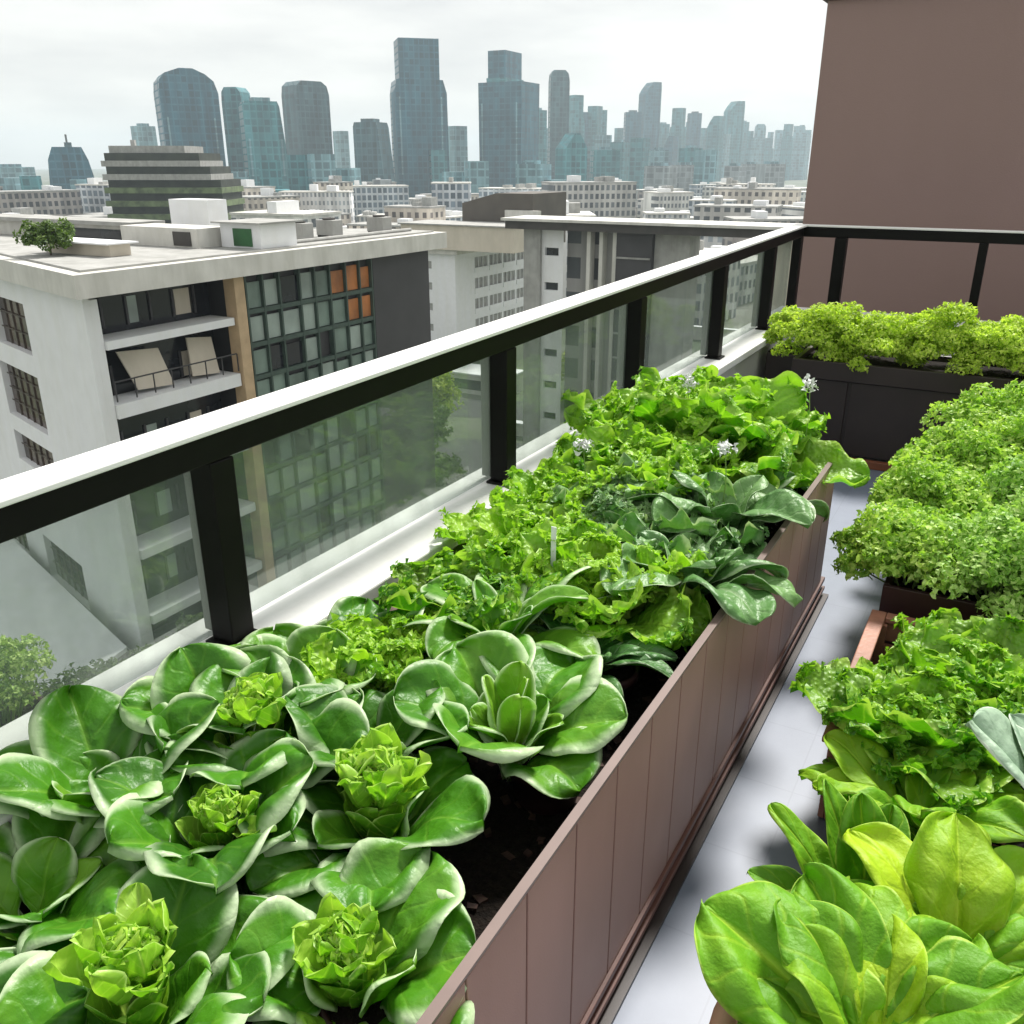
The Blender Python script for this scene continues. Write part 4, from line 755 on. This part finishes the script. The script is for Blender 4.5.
# bush on the outer side of the ledge
t = T('bracket_shelf', 'small grey shelf on the outside of the ledge under the round bush', 'shelf', (-1.85, .8, .3)); MB().box(-2.25, -1.571, .75, 1.3, .12, .15).box(-1.66, -1.571, .8, .85, -.1, .119).box(-1.66, -1.571, 1.2, 1.25, -.1, .119).build('shelf', 'stone', t)
pot('shallow brown pot of the round bush outside the railing', (-2.10, 1.03, .151), .12, .13, 'rubber', 'plant_pot')
herb_mound('round_bush', 'small round pale green bush outside the railing at the left edge', 'bush', (-2.08, 1.03, .27), .13, .13, .27, 'bush', 3800, .0085, 300, None, 22, tint=(.0, 1.0))

# ================================================================== PLANTS
SZ = .40
rg = np.random.RandomState(5)
G0 = 'broad leaved greens in the long planter'
def rs(label, x, y, seed, outer, inner, heart, a0=0, zb=.43, extra=(), **kw):
    r_ = np.random.RandomState(seed)
    outer = (outer[0], min(80, outer[1] + 6), outer[2], outer[3] * 1.04, outer[4] * 1.06, outer[5])
    lv = ring(outer[0], a0, *outer[1:], r_) + (ring(inner[0], a0 + 30, *inner[1:], r_) if inner else []) + list(extra)
    return rosette(label, (x, y, zb), 0, lv, seed, heart, **kw)
#        n  th  curl  L    W    tint
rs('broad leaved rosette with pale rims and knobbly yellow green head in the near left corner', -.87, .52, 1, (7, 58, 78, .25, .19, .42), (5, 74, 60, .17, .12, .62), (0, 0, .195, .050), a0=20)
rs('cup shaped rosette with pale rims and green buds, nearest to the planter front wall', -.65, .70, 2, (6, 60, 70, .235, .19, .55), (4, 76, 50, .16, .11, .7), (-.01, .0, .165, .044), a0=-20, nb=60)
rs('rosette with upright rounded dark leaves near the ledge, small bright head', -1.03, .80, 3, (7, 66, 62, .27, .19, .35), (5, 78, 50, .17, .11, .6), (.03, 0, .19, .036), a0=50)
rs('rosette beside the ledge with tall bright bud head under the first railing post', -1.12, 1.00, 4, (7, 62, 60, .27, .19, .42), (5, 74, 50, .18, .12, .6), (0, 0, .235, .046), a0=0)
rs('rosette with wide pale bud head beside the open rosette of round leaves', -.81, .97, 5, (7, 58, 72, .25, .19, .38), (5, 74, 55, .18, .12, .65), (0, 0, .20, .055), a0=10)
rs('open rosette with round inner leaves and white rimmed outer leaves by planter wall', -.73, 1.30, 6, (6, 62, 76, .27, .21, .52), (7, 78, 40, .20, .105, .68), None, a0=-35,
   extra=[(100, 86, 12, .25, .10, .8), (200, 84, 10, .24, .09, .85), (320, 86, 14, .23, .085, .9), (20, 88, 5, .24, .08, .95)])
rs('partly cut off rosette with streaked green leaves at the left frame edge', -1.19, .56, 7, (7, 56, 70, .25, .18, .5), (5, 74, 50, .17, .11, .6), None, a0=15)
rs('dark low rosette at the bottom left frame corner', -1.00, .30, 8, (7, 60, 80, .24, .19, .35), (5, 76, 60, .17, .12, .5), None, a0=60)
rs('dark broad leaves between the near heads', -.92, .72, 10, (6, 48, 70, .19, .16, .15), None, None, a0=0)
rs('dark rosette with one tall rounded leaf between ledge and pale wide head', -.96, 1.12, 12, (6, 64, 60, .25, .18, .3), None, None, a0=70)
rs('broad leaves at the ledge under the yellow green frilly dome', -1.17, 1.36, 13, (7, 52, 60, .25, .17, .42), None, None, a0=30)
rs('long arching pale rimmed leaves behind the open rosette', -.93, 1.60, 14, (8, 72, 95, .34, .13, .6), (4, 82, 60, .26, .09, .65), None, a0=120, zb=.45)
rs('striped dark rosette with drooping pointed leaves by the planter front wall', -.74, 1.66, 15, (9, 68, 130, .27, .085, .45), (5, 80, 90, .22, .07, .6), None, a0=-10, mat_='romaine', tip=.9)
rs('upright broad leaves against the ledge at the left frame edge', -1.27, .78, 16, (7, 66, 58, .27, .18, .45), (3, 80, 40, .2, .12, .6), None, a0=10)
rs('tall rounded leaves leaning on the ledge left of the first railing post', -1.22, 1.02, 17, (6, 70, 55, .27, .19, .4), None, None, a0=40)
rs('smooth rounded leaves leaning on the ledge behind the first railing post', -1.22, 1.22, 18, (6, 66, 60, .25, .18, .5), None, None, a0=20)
# frilly and curly lettuces
cl = [('frilly yellow green dome between ledge and open rosette', -1.10, 1.40, .11, .24, 31, 30, 'curly', (.45, 1.1)),
      ('curly lettuce against the ledge between first and second post', -1.08, 1.72, .15, .27, 32, 26, 'curly', (.3, 1.)),
      ('curly lettuce with upright bright leaf by the striped dark rosette', -.84, 1.93, .15, .32, 33, 28, 'curly', (.3, .95)),
      ('curly lettuce in front of the second railing post', -1.07, 2.05, .16, .30, 34, 26, 'curly', (.3, 1.)),
      ('curly lettuce against the ledge right of the second post', -1.13, 2.38, .15, .31, 35, 26, 'curly', (.35, 1.)),
      ('curly lettuce in the middle of the planter left of the crinkled dark leaves', -.90, 2.32, .17, .33, 36, 28, 'curly', (.3, 1.)),
      ('large curly lettuce in the middle of the planter below the third post', -.98, 2.70, .19, .38, 37, 30, 'curly', (.25, 1.)),
      ('curly lettuce on the ledge side below the third post', -1.13, 2.78, .16, .33, 38, 26, 'curly', (.35, 1.)),
      ('curly lettuce on the ledge side between third and fourth post', -1.12, 3.18, .17, .43, 39, 28, 'curly', (.3, 1.)),
      ('tallest curly lettuce at the far end of the planter', -.95, 3.16, .20, .53, 40, 30, 'curly', (.3, 1.)),
      ('curly lettuce at the far corner above the planter end wall', -.92, 3.12, .11, .42, 41, 28, 'curly', (.25, .95))]
CV = {32: ('curly', (.0, .55), .62), 34: ('curly', (.45, 1.1), .46), 36: ('romaine', (.3, .9), .75), 38: ('curly', (.15, .75), .6), 41: ('curly', (.5, 1.15), .46), 33: ('curly', (.35, 1.05), .6)}
for lb, x, y, r_, h, sd_, n_, mk, ti in cl:
    mk, ti, wd = CV.get(sd_, (mk, ti, .46)); curly_lettuce('curly_lettuce', lb, (x, y, SZ + .02), r_ * .86, h * .97, sd_, n_, mk, ti, wide=wd, k=2.3 if wd < .5 else 1.5)
rs('crinkled dark green romaine hanging over the planter wall, nearest of the two', -.66, 2.08, 51, (8, 78, 120, .36, .20, .65), (5, 84, 60, .30, .14, .7), None, a0=0, mat_='romaine', na=.07, ruf=.08, name='romaine_lettuce', cat='lettuce', group='romaine lettuces')
rs('crinkled dark green romaine hanging over the planter wall, further of the two', -.67, 2.50, 52, (8, 80, 120, .38, .20, .75), (5, 84, 60, .32, .14, .7), None, a0=25, mat_='romaine', na=.07, ruf=.08, name='romaine_lettuce', cat='lettuce', group='romaine lettuces')
rs('smooth dark leaves below the curly lettuce at the far planter corner', -.70, 2.88, 53, (8, 64, 115, .25, .11, .35), (4, 76, 80, .24, .1, .5), None, a0=10, mat_='bokchoy')
rs('dull blue green leaves drooping over the far corner of the planter', -.70, 3.18, 54, (7, 66, 120, .20, .11, .7), None, None, a0=-20, mat_='romaine', na=.06)
# small flowers and the plant tag
for i, (x, y, z, lb) in enumerate([(-.70, 2.58, .79, 'pale white flower cluster over the crinkled dark leaves'), (-1.12, 2.46, .77, 'pale flower cluster among the curly lettuces near the second post'), (-.60, 3.25, .86, 'dry whitish flower head at the far corner of the planter'), (-.97, 3.0, .88, 'tiny white flower cluster among the far curly lettuces')]):
    t = T('flower_cluster', lb, 'flower', (x, y, SZ)); rr = np.random.RandomState(70 + i)
    mb = MB(); leaflet_cloud(mb, np.array([x, y, z]) + rr.normal(0, .013, (36, 3)), rr.normal(0, 1, (36, 3)) + [0, 0, 1], .011, rr, np.full(36, .5)); mb.build('petals', 'flower', t)
    MB().tube([(x, y, SZ), (x + .01, y, z - .1), (x, y, z)], .002, 5).build('stem', 'stem', t)
t = T('plant_tag', 'small white plant tag sticking up among the curly lettuces', 'tag', (-.93, 1.86, SZ)); MB().box(-.928, -.914, 1.858, 1.860, SZ, .745).build('stake', 'tag', t)
rr = np.random.RandomState(90); mb = MB()
for i in range(900):
    x, y = rr.uniform(-1.28, -.51), rr.uniform(.05, 3.3); a, b_, c = rr.uniform(.004, .014, 3); q = rr.uniform(0, 3.1); V = []
    for dx in (-1, 1):
        for dy in (-1, 1):
            for dz in (0, 1): V.append((x + (dx * a * math.cos(q) - dy * b_ * math.sin(q)) * rr.uniform(.6, 1), y + (dx * a * math.sin(q) + dy * b_ * math.cos(q)) * rr.uniform(.6, 1), .398 + dz * c * rr.uniform(.4, 1)))
    mb.add(V, [(0, 1, 3, 2), (4, 6, 7, 5), (0, 4, 5, 1), (2, 3, 7, 6), (1, 5, 7, 3)], 0)
S(mb, 'bark_mulch', mat('mulch', (.045, .02, .013), .8, .6, 40), 'loose dark reddish bark bits on the soil of the long planter', 'mulch', kind='stuff')
# plastic pots sunk in the planter
for i, (x, y) in enumerate([(-.66, 1.32), (-.70, 1.68), (-.62, .72)]): pot(['dark red nursery pot under the open white rimmed rosette', 'dark red nursery pot under the striped dark rosette', 'dark red nursery pot under the cup shaped rosette'][i], (x, y, .401), .085, .10, 'rubber', 'nursery_pot', 'nursery pots sunk in the long planter')

# crate lettuces (right, middle distance)
curly_lettuce('crate_lettuce', 'pale green frilly lettuce at the near walkway side of the crate', (-.03, 2.12, .16), .15, .25, 61, 26, 'curly', (.1, .8), group='lettuces in the wooden crate', ruf=.10, wide=.75, k=1.3, fr=3.5)
curly_lettuce('crate_lettuce', 'fresh green lettuce in the middle of the crate', (.12, 2.40, .16), .17, .26, 62, 28, 'curly', (.2, .8), group='lettuces in the wooden crate', ruf=.12, wide=.7, k=1.5, fr=4)
curly_lettuce('crate_lettuce', 'frilly green lettuce at the right edge of the crate', (.36, 2.25, .16), .18, .30, 63, 28, 'curly', (.2, .9), group='lettuces in the wooden crate', ruf=.12, wide=.7, k=1.5, fr=4)
curly_lettuce('crate_lettuce', 'lettuce at the back right of the crate', (.40, 2.6, .16), .17, .28, 64, 24, 'curly', (.2, .8), group='lettuces in the wooden crate', ruf=.12, wide=.7, k=1.5, fr=4)
rosette('spinach like plant with upright leaves between crate lettuces and the terracotta pot', (.02, 1.86, .10), 0, ring(12, 10, 66, 90, .30, .15, .5, rg) + ring(10, 40, 80, 80, .32, .13, .7, rg), 65, None, ruf=.12, na=.09, mat_='spinach', name='leafy_plant', group='leafy plants on the right')
pot('dark pot of the upright leafy plant behind the terracotta pot', (.02, 1.86, 0), .14, .13, 'rubber', 'plant_pot', 'dark pots on the right')
# foreground right lettuce
FG = (.02, 1.08, .31)
rosette('large bright green lettuce with big rounded leaves in the terracotta pot, near right corner', FG, 0,
        [(172, 50, 48, .34, .23, .50), (206, 56, 75, .24, .15, .35), (150, 70, 70, .28, .14, .40), (132, 68, 70, .31, .15, .45), (112, 62, 70, .30, .15, .62), (88, 56, 80, .29, .16, .70), (66, 66, 85, .29, .15, .50), (40, 74, 75, .29, .15, .40), (12, 68, 70, .28, .15, .5), (-18, 64, 75, .26, .15, .45),
         (160, 80, 90, .24, .13, .62), (238, 58, 90, .20, .13, .4), (120, 76, 110, .23, .12, .45), (75, 78, 115, .22, .13, .35), (98, 82, 90, .25, .11, .85), (-50, 58, 90, .22, .13, .4), (-85, 55, 95, .19, .12, .5), (-120, 55, 95, .19, .12, .4), (25, 82, 100, .22, .13, .7), (185, 78, 110, .20, .11, .55), (100, 86, 120, .20, .12, .45), (-5, 80, 110, .20, .12, .6), (280, 70, 110, .16, .1, .7)],
        66, None, mat_='spinach', name='lettuce', cat='lettuce', group='leafy plants on the right', nu=27, nv=34, na=.085, ruf=.13, pet=.14, tip=1.5)
rosette('yellow green broad leaf plant behind the terracotta pot lettuce', (.12, 1.36, .22), 0,
        [(150, 70, 70, .34, .18, .98), (105, 78, 60, .34, .18, .80), (190, 64, 75, .30, .15, .45), (60, 70, 70, .32, .18, .65), (15, 66, 80, .32, .17, .5), (230, 62, 80, .28, .16, .5), (280, 60, 80, .26, .15, .45), (325, 62, 85, .28, .16, .5), (125, 84, 90, .26, .15, .6), (80, 84, 110, .24, .14, .5), (170, 82, 110, .24, .14, .4), (30, 82, 110, .24, .14, .45)],
        67, None, mat_='spinach', name='lettuce', cat='lettuce', group='leafy plants on the right', nu=25, nv=30, na=.08, ruf=.12, pet=.16, tip=1.5)
pot('terracotta pot of the yellow green broad leaf plant', (.12, 1.45, 0), .15, .24, 'terracotta', 'terracotta_pot')
rosette('plant with large frosty pale leaf with dark veins at the right frame edge', (.30, 1.74, .27), 0,
        [(186, 72, 40, .40, .24, .6), (140, 74, 50, .34, .2, .4), (90, 76, 50, .34, .2, .5), (30, 70, 50, .3, .2, .5), (330, 70, 50, .3, .2, .5)],
        68, None, mat_='frosty', name='leafy_plant', group='leafy plants on the right', nu=21, nv=26, na=.03, pet=.2)
pot('dark pot of the frosty pale leaf plant', (.30, 1.74, 0), .13, .27, 'rubber', 'plant_pot', 'dark pots on the right')
rosette('light green plant with pointed shoots reaching over the walkway', (-.04, 1.46, .12), 0,
        [(165, 70, 40, .36, .10, .55), (140, 78, 30, .38, .10, .45), (190, 66, 60, .30, .11, .4), (120, 84, 25, .36, .12, .35), (210, 70, 50, .26, .1, .5), (90, 82, 30, .34, .12, .4), (30, 80, 30, .34, .12, .4)],
        69, None, mat_='spinach', name='leafy_plant', group='leafy plants on the right', ruf=.06, tip=.95)
pot('small dark pot of the plant with pointed shoots', (-.04, 1.46, 0), .10, .15, 'rubber', 'plant_pot', 'dark pots on the right')

# ================================================================== HAZE
m, n, l, b = newmat('haze'); n.remove(b); pv = n.new('ShaderNodeVolumePrincipled'); pv.inputs['Density'].default_value = .00030; pv.inputs['Color'].default_value = (.80, .93, 1, 1); pv.inputs['Anisotropy'].default_value = .2
l.new(pv.outputs[0], n['Material Output'].inputs['Volume']); M_['haze'] = m
if not globals().get('NOHAZE'):
    S(MB().box(-3700, 1300, -700, 4300, GZ - 1, 112), 'haze', 'haze', None, None, kind='stuff')
